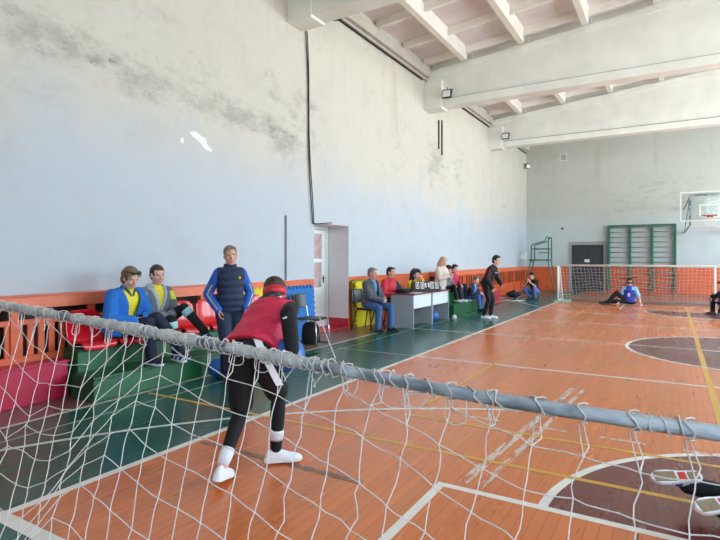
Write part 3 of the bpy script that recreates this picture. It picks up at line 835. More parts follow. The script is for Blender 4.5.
# green stepped stand by the left wall
def stand(loc, label, x_front, x_mid, x_back, y0, y1, z1, z2):
    t = empty('spectator_stand', loc, 0, label, 'stand')
    m = MB(); m.bx((x_front,y0-.07,0),(x_mid+.0,y1,z1-.03)); m.bx((x_front-.0,y0-.07,z1-.03),(x_mid,y1,z1)); m.build('lower_step', GREENP, t, bevel=.008)
    m = MB(); m.bx((x_mid,y0,0),(x_back,y1,z2-.035)); m.bx((x_mid+.02,y0,z2-.035),(x_back,y1,z2)); m.build('upper_step', GREENP, t, bevel=.008)
    return t
def world_stand(label, xf, xm, xb, y0, y1, z1, z2):
    c = V(((xf+xb)/2, (y0+y1)/2, 0))
    return stand(c, label, xf-c.x, xm-c.x, xb-c.x, y0-c.y, y1-c.y, z1, z2)
world_stand('long green two-step wooden stand carrying the red seats by the near left wall', -5.33, -5.74, -6.03, 3.45, 7.0, .27, .53)
world_stand('short green two-step stand beyond the grey desks with young spectators on it', -5.0, -5.42, -5.93, 13.4, 16.0, .3, .58)

def seat_proto(label):
    t = empty('stadium_seat', (0,0,0), 0, label, 'seat', 'red seats on the green stand')
    prof_ = [(.195,-.075),(.20,-.035),(.19,-.004),(.15,.006),(.06,-.002),(-.04,-.004),(-.10,.012),(-.135,.055),(-.152,.12),(-.165,.2),(-.176,.28),(-.182,.33),(-.192,.36),(-.21,.362)]
    wd = [.2,.215,.22,.222,.222,.222,.222,.222,.222,.22,.212,.19,.15,.12]
    m = MB(); nu = 12; vs = []
    for (f, z), w in zip(prof_, wd):
        for i in range(nu+1):
            u = -1+2*i/nu; dish = .03*(u*u)
            vs.append((f+(dish if z > .05 else 0), u*w, z+(dish*.7 if z <= .05 and f > -.15 else 0)))
    fs = [(a*(nu+1)+i, a*(nu+1)+i+1, (a+1)*(nu+1)+i+1, (a+1)*(nu+1)+i) for a in range(len(prof_)-1) for i in range(nu)]
    m.add(vs, fs); o = m.build('seat_shell', REDPL, t, True)
    s = o.modifiers.new('thick', 'SOLIDIFY'); s.thickness = .012; s.offset = 0
    s = o.modifiers.new('sub', 'SUBSURF'); s.levels = 1; s.render_levels = 1
    for y in (-.14, .14): m = MB(); m.bx((-.1,y-.02,-.05),(.15,y+.02,-.008)); m.build('bracket', DARKM, t)
    return t
sp = seat_proto('empty red plastic seat at the near end of the stand, beside the woman in blue')
spots = [(3.66, None), (4.12, 'red plastic seat under the woman in the bright blue jacket'), (4.6, 'red plastic seat under the woman in the grey hooded jacket'),
         (5.1, 'empty red plastic seat right beside the woman in the grey hooded jacket'), (5.58, 'empty red plastic seat just left of the standing man in the navy vest'),
         (6.1, 'red plastic seat behind the standing man in the navy vest'), (6.6, 'red plastic seat at the door end of the green stand')]
for i, (y, lb) in enumerate(spots):
    s_ = sp if i == 0 else copy_tree(sp)
    s_.location = (-5.83, y, .582)
    if lb: s_['label'] = lb

# slatted radiator covers
def cover(label, y0, y1, zb, post, slat, grille):
    m_lo = None
    t = empty('slatted_radiator_cover', (-6.155, (y0+y1)/2, 0), 0, label, 'radiator cover'); c = (y0+y1)/2
    a, b = y0-c, y1-c; xf, xb = .085, -.085
    m = MB(); m.bx((xb,a,1.0),(xf+.01,b,1.135)); m.bx((xb,a,1.135),(xf+.03,b,1.15)); m.build('top_board', ORANGE2, t, bevel=.006)
    m = MB(); m.bx((xf-.045,a,.9 if grille else .96),(xf,b,1.0)); m.bx((xf-.045,a,zb-.02),(xf+.015,b,zb+.07))
    if grille:
        m = MB(); m.bx((xf-.045,a,.83),(xf,b,.885)); m.bx((xf-.045,a,zb),(xf+.015,b,zb+.07))
    n = max(2, round((b-a)/post))
    for i in range(n+1):
        y = a+(b-a)*i/n; y = min(max(y, a+.04), b-.04); m.bx((xf-.05,y-.04,0),(xf+.008,y+.04,1.0))
    m.build('frame', ORANGE, t, bevel=.004)
    m = MB(); y = a+.05; zt = .84 if grille else .97
    while y < b-.05:
        m.bx((xf-(.035 if grille else .02),y,zb+.05),(xf-.012,y+slat*(.58 if grille else .42),zt)); y += slat
    m.build('slats', ORANGE, t)
    m = MB(); m.bx((xf-.04,a,.01),(xf-.015,b,zb)); m.build('lower_board', ORANGE, t)
    m = MB(); m.bx((xb,a,.02),(xb+.02,b,1.0)); m.build('back_board', BRONZE, t)
    return t
cover('long orange slatted radiator cover on the near left wall behind the red seats', 1.2, 6.45, .42, .85, .115, True)
cover('long orange slatted radiator cover on the far stretch of the left wall', 14.6, 26.3, .42, 1.3, .24, False)
def crate(label, a, b, m_, nm='plinth_box'):
    c = V(((a[0]+b[0])/2, (a[1]+b[1])/2, 0)); m = MB(); m.bx((a[0]-c.x,a[1]-c.y,0),(b[0]-c.x,b[1]-c.y,b[2]-.03)); m.bx((a[0]-c.x-.012,a[1]-c.y-.012,b[2]-.03),(b[0]-c.x+.012,b[1]-c.y+.012,b[2]))
    return tag(m.build(nm, m_, bevel=.008, loc=c), label, 'box')
crate('long crimson box along the foot of the near left wall beside the green stand', (-5.97,.6), (-5.6,3.4,.44), RED) if 0 else None
CRIM = mat('crimson_box_paint', (186,30,66), .4, .1, 4)
crate('crimson wooden box at the foot of the near radiator cover, left of the green stand', (-6.03,.6,0), (-5.84,3.40,.42), CRIM)
crate('red wooden box in front of the far radiator cover behind the standing referee', (-6.03,16.3,0), (-5.35,18.8,.42), CRIM)
# shoe-level orange bench rail of the far cover is part of it; foam mats
def puzzle(w, h, n=9, dep=.025, sides='lrtb'):
    pts = []
    def edge(a, b, cnt, out):
        a = V(a); b = V(b); r = []
        for i in range(cnt):
            t0, t1 = i/cnt, (i+.5)/cnt; e = out*(dep if i % 1 == 0 else 0)
            p0 = a+(b-a)*(t0+.06/cnt); p1 = a+(b-a)*(t1)
            r += [a+(b-a)*t0, p0+e, p1+e, a+(b-a)*(t1+.06/cnt)]
        return r
    C_ = [V((0,0)), V((w,0)), V((w,h)), V((0,h))]
    outs = [V((0,-1)), V((1,0)), V((0,1)), V((-1,0))]; key = 'brtl'
    for i in range(4):
        cnt = max(3, round(n*((w, h)[i % 2])/1.0))
        if key[i] in sides: pts += edge(C_[i], C_[(i+1) % 4], cnt, outs[i])
        else: pts.append(C_[i])
    return [(p.x, p.y) for p in pts]
def foam(label, x, y, w, h, th, m_, lean_, sides, z=.0):
    M = Matrix(((0,0,1,0),(1,0,0,0),(0,1,0,0),(0,0,0,1)))
    m = MB(); m.prism(puzzle(w, h, 9, .025, sides), 0, th, 0, Matrix.Rotation(R(-lean_), 4, 'Y') @ M)
    return tag(m.build('foam_mat', m_, loc=(x, y, z)), label, 'foam mat')
foam('blue interlocking foam mat leaning on the left wall behind the black chair, outer one', -6.11, 7.36, 1.12, .97, .05, BMAT, 3.2, 'rt', .002)
foam('blue interlocking foam mat closest to the wall, behind another blue mat near the white door', -6.175, 7.42, 1.14, 1.0, .04, BMAT, 3, 'rt', .002)
foam('yellow foam mat with notched top edge leaning between red seats and blue mats', -6.14, 6.56, .72, 1.02, .05, YMAT, 3.4, 'rtl', .002)
foam('yellow foam mat with notched edge on the wall behind the man in grey jacket', -6.11, 10.12, .98, 1.0, .05, YMAT, 3.2, 'ltr', .002)
foam('olive foam mat tucked behind the yellow mat beside the door niche', -6.185, 10.08, .95, 1.04, .05, YMATD, 2.6, 'ltr', .002)

# chairs
def sled_chair(loc, rz, label, metal=CHROME):
    t = empty('visitor_chair', loc, rz, label, 'chair')
    m = MB(); m.prism([(-.21,-.2),(.21,-.2),(.23,.2),(-.23,.2)], .44, .485); m.build('seat', BLACKPL, t, bevel=.018)
    Mx = Matrix.Translation((0,-.235,0)) @ Matrix.Rotation(R(12), 4, 'X')
    m = MB(); vs = []
    for i in range(9):
        u = -1+i/4; 
        for z in (.64,.9):
            for dd in (-.018,.018): vs.append(Mx @ V((u*.215, dd-.045*(1-u*u)-.02+.14, z)) if 0 else V((u*.215, -.24-.035*(1-u*u)+dd-(z-.64)*.15, z)))
    fs = []
    for i in range(8):
        a = i*4; b = a+4
        fs += [(a,b,b+2,a+2),(a+1,a+3,b+3,b+1),(a,a+1,b+1,b),(a+2,b+2,b+3,a+3)]
    fs += [(0,2,3,1),(32,33,35,34)]
    m.add(vs, fs); m.build('backrest', BLACKPL, t, bevel=.012)
    for sx in (-1, 1):
        m = MB(); x = sx*.235
        m.tube([(x,-.30,.86),(x,-.25,.66),(x,-.215,.46),(x,-.2,.02),(x,-.16,.012),(x,.2,.012),(x,.235,.04),(x,.215,.43),(x,.17,.455),(x,-.2,.455)], .011, 8)
        m.build('side_frame', metal, t, True)
    m = MB(); m.tube([(-.235,-.1,.43),(.235,-.1,.43)], .01, 8); m.tube([(-.235,.12,.43),(.235,.12,.43)], .01, 8); m.build('cross_bar', metal, t, True)
    return t
sled_chair((-5.62,7.74,.001), -84, 'empty black chair with chrome sled legs in front of the blue mats')
def leg_chair(loc, rz, label):
    t = empty('office_chair', loc, rz, label, 'chair')
    m = MB(); m.prism([(-.22,-.2),(.22,-.2),(.23,.22),(-.23,.22)], .43, .475); m.build('seat', BLACKPL, t, bevel=.018)
    m = MB(); m.prism([(-.22,.58),(.22,.58),(.2,.88),(-.2,.88)], .0, .035, 0, Matrix.Translation((0,-.215,0)) @ Matrix.Rotation(R(98), 4, 'X')); m.build('backrest', BLACKPL, t, bevel=.012)
    for sx in (-1, 1):
        m = MB(); m.tube([(sx*.2,.16,.44),(sx*.25,.23,.0)], .013, 8); m.build('leg', DARKM, t, True)
        m = MB(); m.tube([(sx*.2,-.29,.86),(sx*.2,-.22,.5),(sx*.2,-.18,.44),(sx*.25,-.3,.0)], .013, 8); m.build('leg', DARKM, t, True)
    return t
leg_chair((-5.69,9.97,.001), -96, 'black office chair under the man in the dark grey jacket')
leg_chair((-5.74,10.92,.001), -100, 'black office chair under the man in the red jacket')
leg_chair((-5.76,12.1,.001), -96, 'office chair behind the desks under the woman in yellow')
# dark bag under the black chair
m = MB(); m.loft([(V((0,0,z)), V((1,0,0)), V((0,1,0)), rx, ry) for z, rx, ry in ((0,.13,.10),(.03,.15,.12),(.2,.155,.125),(.33,.14,.11),(.385,.09,.07))], 16, p=3.2)
bag = empty('backpack', (-5.6,7.68,.015), 20, 'black backpack standing on the floor under the empty black chair', 'bag')
m.build('bag_body', BLACK, bag, True); m = MB(); m.tube([(.0,-.04,.38),(.0,-.03,.415),(.0,.03,.415),(.0,.04,.38)], .008); m.build('carry_loop', BLACK, bag)
m = MB(); m.loft([(V((.125,0,z)), V((0,1,0)), V((1,0,0)), rx, ry) for z, rx, ry in ((.03,.06,.02),(.05,.085,.045),(.17,.085,.045),(.2,.06,.02))], 14, p=3); m.build('front_pocket', BLACKPL, bag, True)
# white stick leaning on the chair
m = MB(); m.tube([(-5.36,7.62,.505),(-4.45,6.75,.012)], .009, 8); tag(m.build('white_stick', W_WHITE), 'thin white stick leaning from the floor onto the black chair seat', 'stick')

# desks
def desk(y0, y1, label):
    c = V((-5.17,(y0+y1)/2,0)); t = empty('desk', c, 0, label, 'desk', 'two grey desks'); h = (y1-y0)/2
    m = MB(); m.bx((-.31,-h,.735),(.31,h,.76)); m.build('desk_top', [REDTOP], t, bevel=.004)
    m = MB(); m.bx((-.28,-h+.01,0),(.28,-h+.035,.735)); m.build('side_panel', GREYL, t, bevel=.003)
    m = MB(); m.bx((-.28,h-.035,0),(.28,h-.01,.735)); m.build('side_panel', GREYL, t, bevel=.003)
    m = MB(); m.bx((.235,-h+.035,.43),(.255,h-.035,.735)); m.build('front_panel', WHITEL, t, bevel=.003)
    return t
d1 = desk(10.52, 11.6, 'grey desk with white front panel nearer the door, man in red beside it'); d2 = desk(11.6, 12.68, 'grey desk with white front panel farther from the door, blue ball beneath it')
for o in (d1, d2):
    if 'group' in o: del o['group']
def ball(loc, r, label, m_=BALLB):
    t = MB(); t.sphere((0,0,0), r, 32, 20)
    o = t.build('goalball', m_, None, True, loc=loc)
    return tag(o, label, 'ball')
ball((-5.12,12.2,.125), .125, 'blue ball lying under the farther grey desk')
ball((-5.12,4.96,.125), .125, 'blue ball on the green floor in front of the stand, left of the bending player')
# things on the desks
sb = empty('flip_scoreboard', (-5.08,11.62,.76), -138, 'black flip scoreboard with white number cards standing on the two desks', 'scoreboard')
m = MB()
for s_ in (1, -1):
    m.prism([(-.34,0),(.34,0),(.34,.25),(-.34,.25)], 0, .02, 0, Matrix.Translation((0,s_*.1,0)) @ Matrix.Rotation(R(90+s_*15), 4, 'X'))
m.build('board', BLACKPL, sb, bevel=.005)
Mb = Matrix.Translation((0,.117,.02)) @ Matrix.Rotation(R(105), 4, 'X')
m = MB(); m.sphere((0,0,0), .001, 4, 3)
for x in (-.25,-.13,.11,.23):
    m = MB(); m.prism([(x-.042,.05),(x+.042,.05),(x+.042,.215),(x-.042,.215)], -.018, -.004, 0, Mb); m.build('number_card', W_WHITE, sb)
    m = MB()
    for (a, b_, c_, d_) in ((-.024,.075,.024,.088),(-.024,.182,.024,.195),(-.028,.075,-.014,.195),(.014,.075,.028,.195)): m.prism([(x+a,b_),(x+c_,b_),(x+c_,d_),(x+a,d_)], -.021, -.018, 0, Mb)
    m.build('digit', BLACKPL, sb)
for x in (-.05, .03):
    m = MB(); m.prism([(x-.02,.08),(x+.02,.08),(x+.02,.19),(x-.02,.19)], -.018, -.004, 0, Mb); m.build('number_card', W_WHITE, sb)
bg = empty('laptop_bag', (-5.3,10.88,.76), 10, 'flat black laptop bag lying on the nearer desk before the man in red', 'bag')
m = MB(); m.loft([(V((0,0,z)), V((1,0,0)), V((0,1,0)), rx, ry) for z, rx, ry in ((0,.13,.19),(.02,.15,.21),(.07,.15,.21),(.095,.12,.18))], 20, p=4); m.build('bag_body', BLACK, bag and bg, True)
m = MB(); m.tube([(.13,-.08,.06),(.2,-.07,.07),(.2,.07,.07),(.13,.08,.06)], .01); m.build('handle', BLACK, bg, True)
m = MB(); m.loft([(V((0,0,z)), V((1,0,0)), V((0,1,0)), q, q) for z, q in ((0,.033),(.01,.036),(.09,.04),(.095,.038))], 18); c_ = m.build('yellow_cup', YMAT, None, True, loc=(-4.98,12.1,.76)); tag(c_, 'yellow cup on the farther desk right of the scoreboard', 'cup')
m = MB(); m.loft([(V((0,0,z)), V((1,0,0)), V((0,1,0)), q, q) for z, q in ((0,.03),(.01,.034),(.08,.04),(.085,.037))], 18); c_ = m.build('white_cup', W_WHITE, None, True, loc=(-4.98,12.42,.76)); tag(c_, 'white cup on the farther desk near its end', 'cup')
m = MB(); m.box((0,0,.002), (.21,.3,.004)); tag(m.build('paper_sheet', W_WHITE, loc=(-5.03,10.98,.761)), 'white sheet of paper on the nearer desk by the front edge', 'paper')
m = MB(); m.loft([(V((0,0,z)), V((1,0,0)), V((0,1,0)), q, q*.8) for z, q in ((0,.05),(.015,.06),(.07,.055),(.1,.03))], 14); tag(m.build('white_bag', W_WHITE, None, True, loc=(-4.8,12.82,0)), 'small crumpled white bag on the floor at the end of the desks', 'bag')

# wall bars on the far wall
wb = empty('wall_bars', (-1.2, YF-.15, 0), 0, 'green three-bay wall bars with pale rungs mounted on the far wall', 'wall bars')
RUNG = mat('pale_worn_rung', (150,142,132), .5, .15, 8)
for i in range(4):
    x = -1.31+i*.875; m = MB(); m.bx((x-.05,-.06,.06),(x+.05,.13,3.06)); m.build('upright', TEAL, wb, bevel=.006)
for i in range(3):
    x0 = -1.31+i*.875+.05; x1 = x0+.775; m = MB()
    for j in range(13): m.tube([(x0,-.02,.25+j*.225),(x1,-.02,.25+j*.225)], .02, 8)
    m.build('rung_set', RUNG, wb, True)
    m = MB(); m.bx((x0,-.06,2.98),(x1,.0,3.06)); m.build('top_rail', TEAL, wb)
# basketball backboard
bb = empty('basketball_backboard', (CX+.05, 22.4, 0), 0, 'basketball hoop with clear white-edged backboard hanging out from the far wall', 'basketball hoop')
BGL = bpy.data.materials.new('clear_board'); BGL.use_nodes = True; nt = BGL.node_tree; nt.nodes.clear()
o_ = nt.nodes.new('ShaderNodeOutputMaterial'); t_ = nt.nodes.new('ShaderNodeBsdfTransparent'); g_ = nt.nodes.new('ShaderNodeBsdfGlossy'); mx = nt.nodes.new('ShaderNodeMixShader')
g_.inputs['Roughness'].default_value = .05; mx.inputs[0].default_value = .015; t_.inputs[0].default_value = (.9,.94,.94,1)
nt.links.new(t_.outputs[0], mx.inputs[1]); nt.links.new(g_.outputs[0], mx.inputs[2]); nt.links.new(mx.outputs[0], o_.inputs[0])
m = MB(); m.bx((-.88,-.006,2.9),(.88,.006,3.93)); m.build('board_pane', BGL, bb)
m = MB()
def frame_rect(m, x0, x1, z0, z1, w, y0, y1):
    m.bx((x0,y0,z0),(x0+w,y1,z1)); m.bx((x1-w,y0,z0),(x1,y1,z1)); m.bx((x0+w,y0,z0),(x1-w,y1,z0+w)); m.bx((x0+w,y0,z1-w),(x1-w,y1,z1))
frame_rect(m, -.9, .9, 2.88, 3.95, .05, -.012, .012); m.build('white_border', W_WHITE, bb)
m = MB(); frame_rect(m, -.31, .31, 3.02, 3.48, .05, -.014, -.008); m.build('white_square', W_WHITE, bb)
m = MB(); frame_rect(m, -.62, .62, 2.66, 3.86, .06, .08, .13); m.build('support_frame', STEELG, bb)
m = MB(); m.tube([(-.62,.1,2.69),(.62,.1,2.69)], .035); m.build('lower_bar', W_WHITE, bb)
for sx in (-1, 1):
    for z in (2.75, 3.8):
        m = MB(); m.tube([(sx*.58,.12,z),(sx*.7,YF-22.4,z-.1)], .028); m.build('wall_arm', STEELG, bb)
    m = MB(); m.tube([(sx*.58,.12,3.8),(sx*.7,YF-22.4,2.65)], .02); m.build('brace', STEELG, bb)
RIMR = mat('rim_red', (178,52,48), .45, .1)
m = MB(); m.tube([(.225*math.cos(R(a)), -.38+.225*math.sin(R(a)), 3.05) for a in range(0, 360, 12)], .011, 8, 0, True); m.bx((-.09,-.16,3.0),(.09,-.01,3.08)); rim = m.build('rim', RIMR, bb, True)
m = MB()
for k_ in range(12):
    a = k_*30
    for s_ in (1, -1): m.tube([(.225*math.cos(R(a)), -.38+.225*math.sin(R(a)), 3.04), (.17*math.cos(R(a+s_*22)), -.38+.17*math.sin(R(a+s_*22)), 2.84), (.12*math.cos(R(a+s_*36)), -.38+.12*math.sin(R(a+s_*36)), 2.66)], .004, 4)
m.build('hoop_net', CORD, rim)
# umpire stand
us = empty('umpire_stand', (-5.28, 25.2, 0), 0, 'tall dark green tubular umpire stand in the far left corner', 'umpire stand')
def T_(nm, *paths, r=.024):
    m = MB()
    for p in paths: m.tube(p, r, 8)
    return m.build(nm, TEAL, us, True)
for sx in (-1, 1):
    for sy in (-1, 1): T_('leg', [(sx*.33+(.1 if sx > 0 else 0),sy*.35,1.46),(sx*.62+(.1 if sx > 0 else 0),sy*.45,0)])
T_('platform_frame', [(-.4,-.38,1.46),(.48,-.38,1.46)], [(-.4,.38,1.46),(.48,.38,1.46)], [(-.4,-.38,1.46),(-.4,.38,1.46)], [(.48,-.38,1.46),(.48,.38,1.46)])
m = MB(); m.bx((-.4,-.36,1.47),(.48,.36,1.5)); m.build('platform', TEAL, us)
for sy in (-1, 1): T_('side_rail', [(-.3,sy*.36,1.46),(-.3,sy*.36,2.1),(-.24,sy*.36,2.18),(.3,sy*.36,2.34),(.36,sy*.36,2.5),(.42,sy*.36,2.52),(.46,sy*.36,2.46),(.46,sy*.36,1.46)])
T_('back_rail', [(.46,-.36,2.46),(.46,.36,2.46)], [(.46,-.36,1.98),(.46,.36,1.98)], [(-.3,-.36,1.98),(.46,-.36,1.98)], [(-.3,.36,1.98),(.46,.36,1.98)])
T_('ladder', *[[(-.36-.07*j,-.37,1.4-j*.3),(-.36-.07*j,.37,1.4-j*.3)] for j in range(5)], r=.016)
m = MB(); m.bx((.0,-.28,1.78),(.42,.28,1.82)); m.build('seat_board', TEAL, us)
tag(MB().bx((-.12,-.18,-.17),(.12,.18,.17)).build('electrical_box', W_WHITE, bevel=.01, loc=(XL+.13,25.7,1.68)), 'white electrical box on the left wall beside the umpire stand', 'electrical box')
# sacks by the umpire stand
def sack(nm, loc, label, m_, sx, sy, sz):
    b = MB(); b.sphere((0,0,sz*.45), (sx,sy,sz*.5), 18, 12); b.sphere((sx*.3,sy*.2,sz*.3), (sx*.8,sy*.7,sz*.3), 18, 12); b.cap((0,0,sz*.7), (sx*.2,0,sz*1.05), sx*.35, sx*.18)
    me = blob(b, nm, .025, 4); return tag(put(nm, me, m_, None, True, loc=loc), label, 'bag')
TEALB = mat('teal_bag_cloth', (40,120,116), .7, .15, 5, .3, 30)
sack('sports_bag', (-4.75,21.3,.01), 'teal sports bag on the floor behind the crouching person with a phone', TEALB, .26, .3, .48)
sack('sports_bag', (-5.4,20.9,.01), 'dark sports bag on the floor left of the crouching person', NAVYD, .26, .22, .26)
m = MB(); m.tube([(-5.2+.62*math.cos(R(a)), 19.9+.75*math.sin(R(a)), .012) for a in range(130, 345, 8)], .012, 6); tag(m.build('white_rope', CORD), 'white rope curving over the floor around the crouching person', 'rope')

# wall fittings
m = MB(); m.tube([(0,0,1.14),(0,0,2.36)], .013, 8); tag(m.build('conduit_pipe', mat('grey_conduit', (96,98,104), .5, .1), loc=(XL+.025,7.76,0)), 'short vertical grey conduit on the wall above the blue mats', 'conduit')
m = MB()
for dx, ph in ((0,0),(.035,.6)):
    m.tube([(XL+.03, 8.36+dx+.22*t/20+.03*math.sin(t*.35+ph), 6.05-t*.19) for t in range(21)], .011, 6)
m.tube([(XL+.03,8.62,2.26),(XL+.03,8.7,2.25),(XL+.03,9.3,2.31)], .011, 6)
tag(m.build('hanging_cable', DARKM), 'pair of dark cables hanging down the left wall above the white door', 'cable')
PL = mat('bare_white_plaster', (236,238,238), .8, .03, 5)
def patch(y, z, pts, label, loc_=None):
    m = MB(); m.prism(pts, 0, .004, 0, Matrix.Translation((XL, y, z)) @ Matrix(((0,0,1,0),(1,0,0,0),(0,1,0,0),(0,0,0,1))))
    return tag(m.build('plaster_scar', PL), label, 'wall patch')
patch(5.7, 3.36, [(-.22,.1),(-.1,.13),(.0,.09),(.1,.06),(.14,-.03),(.24,-.09),(.22,-.13),(.08,-.1),(.0,-.03),(-.1,.02),(-.16,.05)], 'white scar of bare plaster on the left wall high above the standing man')
patch(5.36, 3.3, [(-.05,.03),(.0,.05),(.03,.01),(.0,-.04),(-.04,-.03)], 'tiny white plaster fleck left of the large plaster scar')
m = MB(); m.bx((0,-.14,-.6),(.03,-.08,.3)); m.bx((0,.12,-.75),(.03,.18,.35)); tag(m.build('wall_rods', DARKM, loc=(XL+.0,15.4,5.55)), 'two dark upright rods on the left wall under the middle roof beam', 'wall fitting')
FLENS = mat('floodlight_glass', (236,240,244), .15, .02)
def flood(loc, rz, label):
    t = empty('floodlight', loc, rz, label, 'floodlight')
    m = MB(); m.bx((-.14,-.04,-.11),(.14,.035,.11)); m.build('housing', DARKM, t, bevel=.01)
    m = MB(); m.bx((-.115,.03,-.088),(.115,.045,.088)); m.build('lens', FLENS, t)
    m = MB(); m.tube([(-.15,0,0),(-.15,-.06,.14),(.15,-.06,.14),(.15,0,0)], .01, 6); m.tube([(0,-.06,.14),(0,-.02,.2)], .012, 6); m.build('bracket', DARKM, t)
flood((-5.5,14.08,6.22), 180, 'small floodlight on the middle roof beam near the left wall')
flood((-5.55,20.38,6.28), 180, 'small floodlight on the farthest roof beam near the left wall')
flood((-6.05,26.2,6.02), -120, 'small floodlight high in the far left corner of the hall')
flood((-5.95,9.0,6.55), -150, 'small floodlight under the roof edge beside the nearest beam')
m = MB(); frame_rect(m, -.16, .16, -.16, .16, .03, -.012, .0); v_ = m.build('vent_frame', W_WHITE, None, loc=(-4.5,YF,6.4)); v_.name = 'wall_vent'; tag(v_, 'small square vent high on the far wall', 'vent')
m = MB(); 
for j in range(5): m.bx((-.13,-.008,-.12+j*.055),(.13,-.002,-.09+j*.055))
m.build('vent_louvres', FRAMEG, v_)
m = MB(); m.tube([(0,0,0),(0,-.05,0)], .05, 12); tag(m.build('wall_hook', DARKM, loc=(-4.55,YF,2.98)), 'small dark round fitting on the far wall above the dark door', 'wall fitting')

# ------------------------------------------------------------------ goals
def bar_z(x):
    return prof_val([(-3.5,1.295),(-2.6,1.255),(-1.76,1.212),(-.96,1.165),(-.45,1.138),(.1,1.132),(1.,1.13),(2.4,1.165),(4.2,1.25),(5.7,1.3)], x)
BY = 1.55
g = empty('goal', (CX, BY, 0), 0, 'wide near goal with sagging grey crossbar and white net right before the camera', 'goal')
def gp(x, y, z): return V((x-CX, y-BY, z))
m = MB(); m.tube([gp(x/10, BY, bar_z(x/10)) for x in range(-35, 58, 2)], .02, 14); m.build('crossbar', STEELG, g, True)
for x in (-3.5, 5.7):
    m = MB(); m.tube([gp(x,BY,0),gp(x,BY,1.31)], .03, 12); m.build('post', W_WHITE, g, True)
    m = MB(); m.tube([gp(x,BY,.03),gp(x,.5,.03),gp(x,.5,.3),gp(x,BY,1.28)], .02, 8); m.build('side_frame', STEELG, g, True)
m = MB(); m.tube([gp(-3.5,.5,.03),gp(5.7,.5,.03)], .02, 8); m.build('ground_bar', STEELG, g, True)
rn = random.Random(11)
def Oo(x): return prof_val([(-3.6,.2),(-3.2,.34),(-2.86,.44),(-2.42,.54),(-2.22,.32),(-1.99,.1),(-1.83,0),(-1.57,.05),(-1.17,.085),(-.9,.14),(-.77,.17),(-.54,.235),(-.31,.295),(.3,.30),(1.2,.32),(2.5,.2),(4.,.3),(5.7,.1)], x)
def Sh(x): return prof_val([(-3.6,.95),(-2.8,.85),(-1.5,.42),(-.45,.02),(.1,-.12),(1.,-.1),(3.,.1),(5.7,0)], x)
def net_pt(x, s):
    h = bar_z(x); L_ = math.hypot(1.05, h)
    if s < L_-.01:
        q = s/L_; sag = .05*math.sin(q*math.pi)
        return gp(x, BY-1.05*q-sag*.3, h*(1-q)-sag*.2)
    return gp(x, .5-(s-L_)*.6, .006)
m = MB(); nodes = {}; NC = 70
for i in range(NC+1):
    xb = -3.47+.131*i
    for k_ in range(-5, 15):
        s = .055+.1135*k_+.0; x = xb
        for _ in range(3):
            st = s+Oo(min(x, 5.7)); x = xb+Sh(xb)*max(st, 0)
        st += rn.gauss(0, .005); x += rn.gauss(0, .006)
        if st > .045 and x < 5.68 and st < 1.75: nodes[(i, k_)] = (x, st)
def cord(a, b, n=4, slack=.0045, r=.0018):
    pts = []
    w = [V((rn.gauss(0,1), rn.gauss(0,1)*.6, rn.gauss(0,1)*.6))*slack for _ in range(2)]
    for i in range(n+1):
        t = i/n; pts.append(a+(b-a)*t+w[0]*math.sin(math.pi*t)+w[1]*math.sin(2*math.pi*t)*.6)
    m.tube(pts, r, 5, cap=False)
for (i, k_), (x, s) in nodes.items():
    p = net_pt(x, s)
    sl = .0022 if x < -1.1 else .0045
    if (i+1, k_) in nodes: cord(p, net_pt(*nodes[(i+1, k_)]), 4, sl)
    if (i, k_+1) in nodes: cord(p, net_pt(*nodes[(i, k_+1)]), 4, sl*1.3)
    m.sphere(p, .0036, 6, 4)
for i in range(NC+1):
    ks = [k_ for k_ in range(-5, 15) if (i, k_) in nodes]
    if not ks: continue
    x, s = nodes[(i, ks[0])]; p = net_pt(x, s); xb = min(-3.47+.131*i+rn.uniform(-.03,.03), 5.66); h = bar_z(xb)
    # loop thrown over the crossbar
    pts = [p]
    for a in range(250, -120, -24): pts.append(gp(xb+.012*math.sin(a), BY+.0275*math.cos(R(a)), h+.0275*math.sin(R(a))))
    pts.append(p*.45+gp(xb+.03, BY-.03, h-.06)*.55); pts.append(p)
    m.tube(pts, .0020, 5, cap=False)
    if rn.random() < (.75 if -2.6 < xb < -.2 else .4):
        x2 = min(xb+rn.uniform(.03,.10), 5.66); dp = rn.uniform(.035,.085); tw = rn.uniform(-.02,.02)
        a_ = gp(xb-.01, BY-.02, bar_z(xb)-.012); c_ = gp(x2, BY-.024, bar_z(x2)-.01)
        m.tube([a_+(c_-a_)*(t/8)+V((tw*math.sin(t/8*6.28), -.012*math.sin(t/8*3.14), -dp*math.sin(t/8*3.14)**.7)) for t in range(9)], .0018, 5, cap=False)
m.build('net', CORD, g, True, fixn=False)
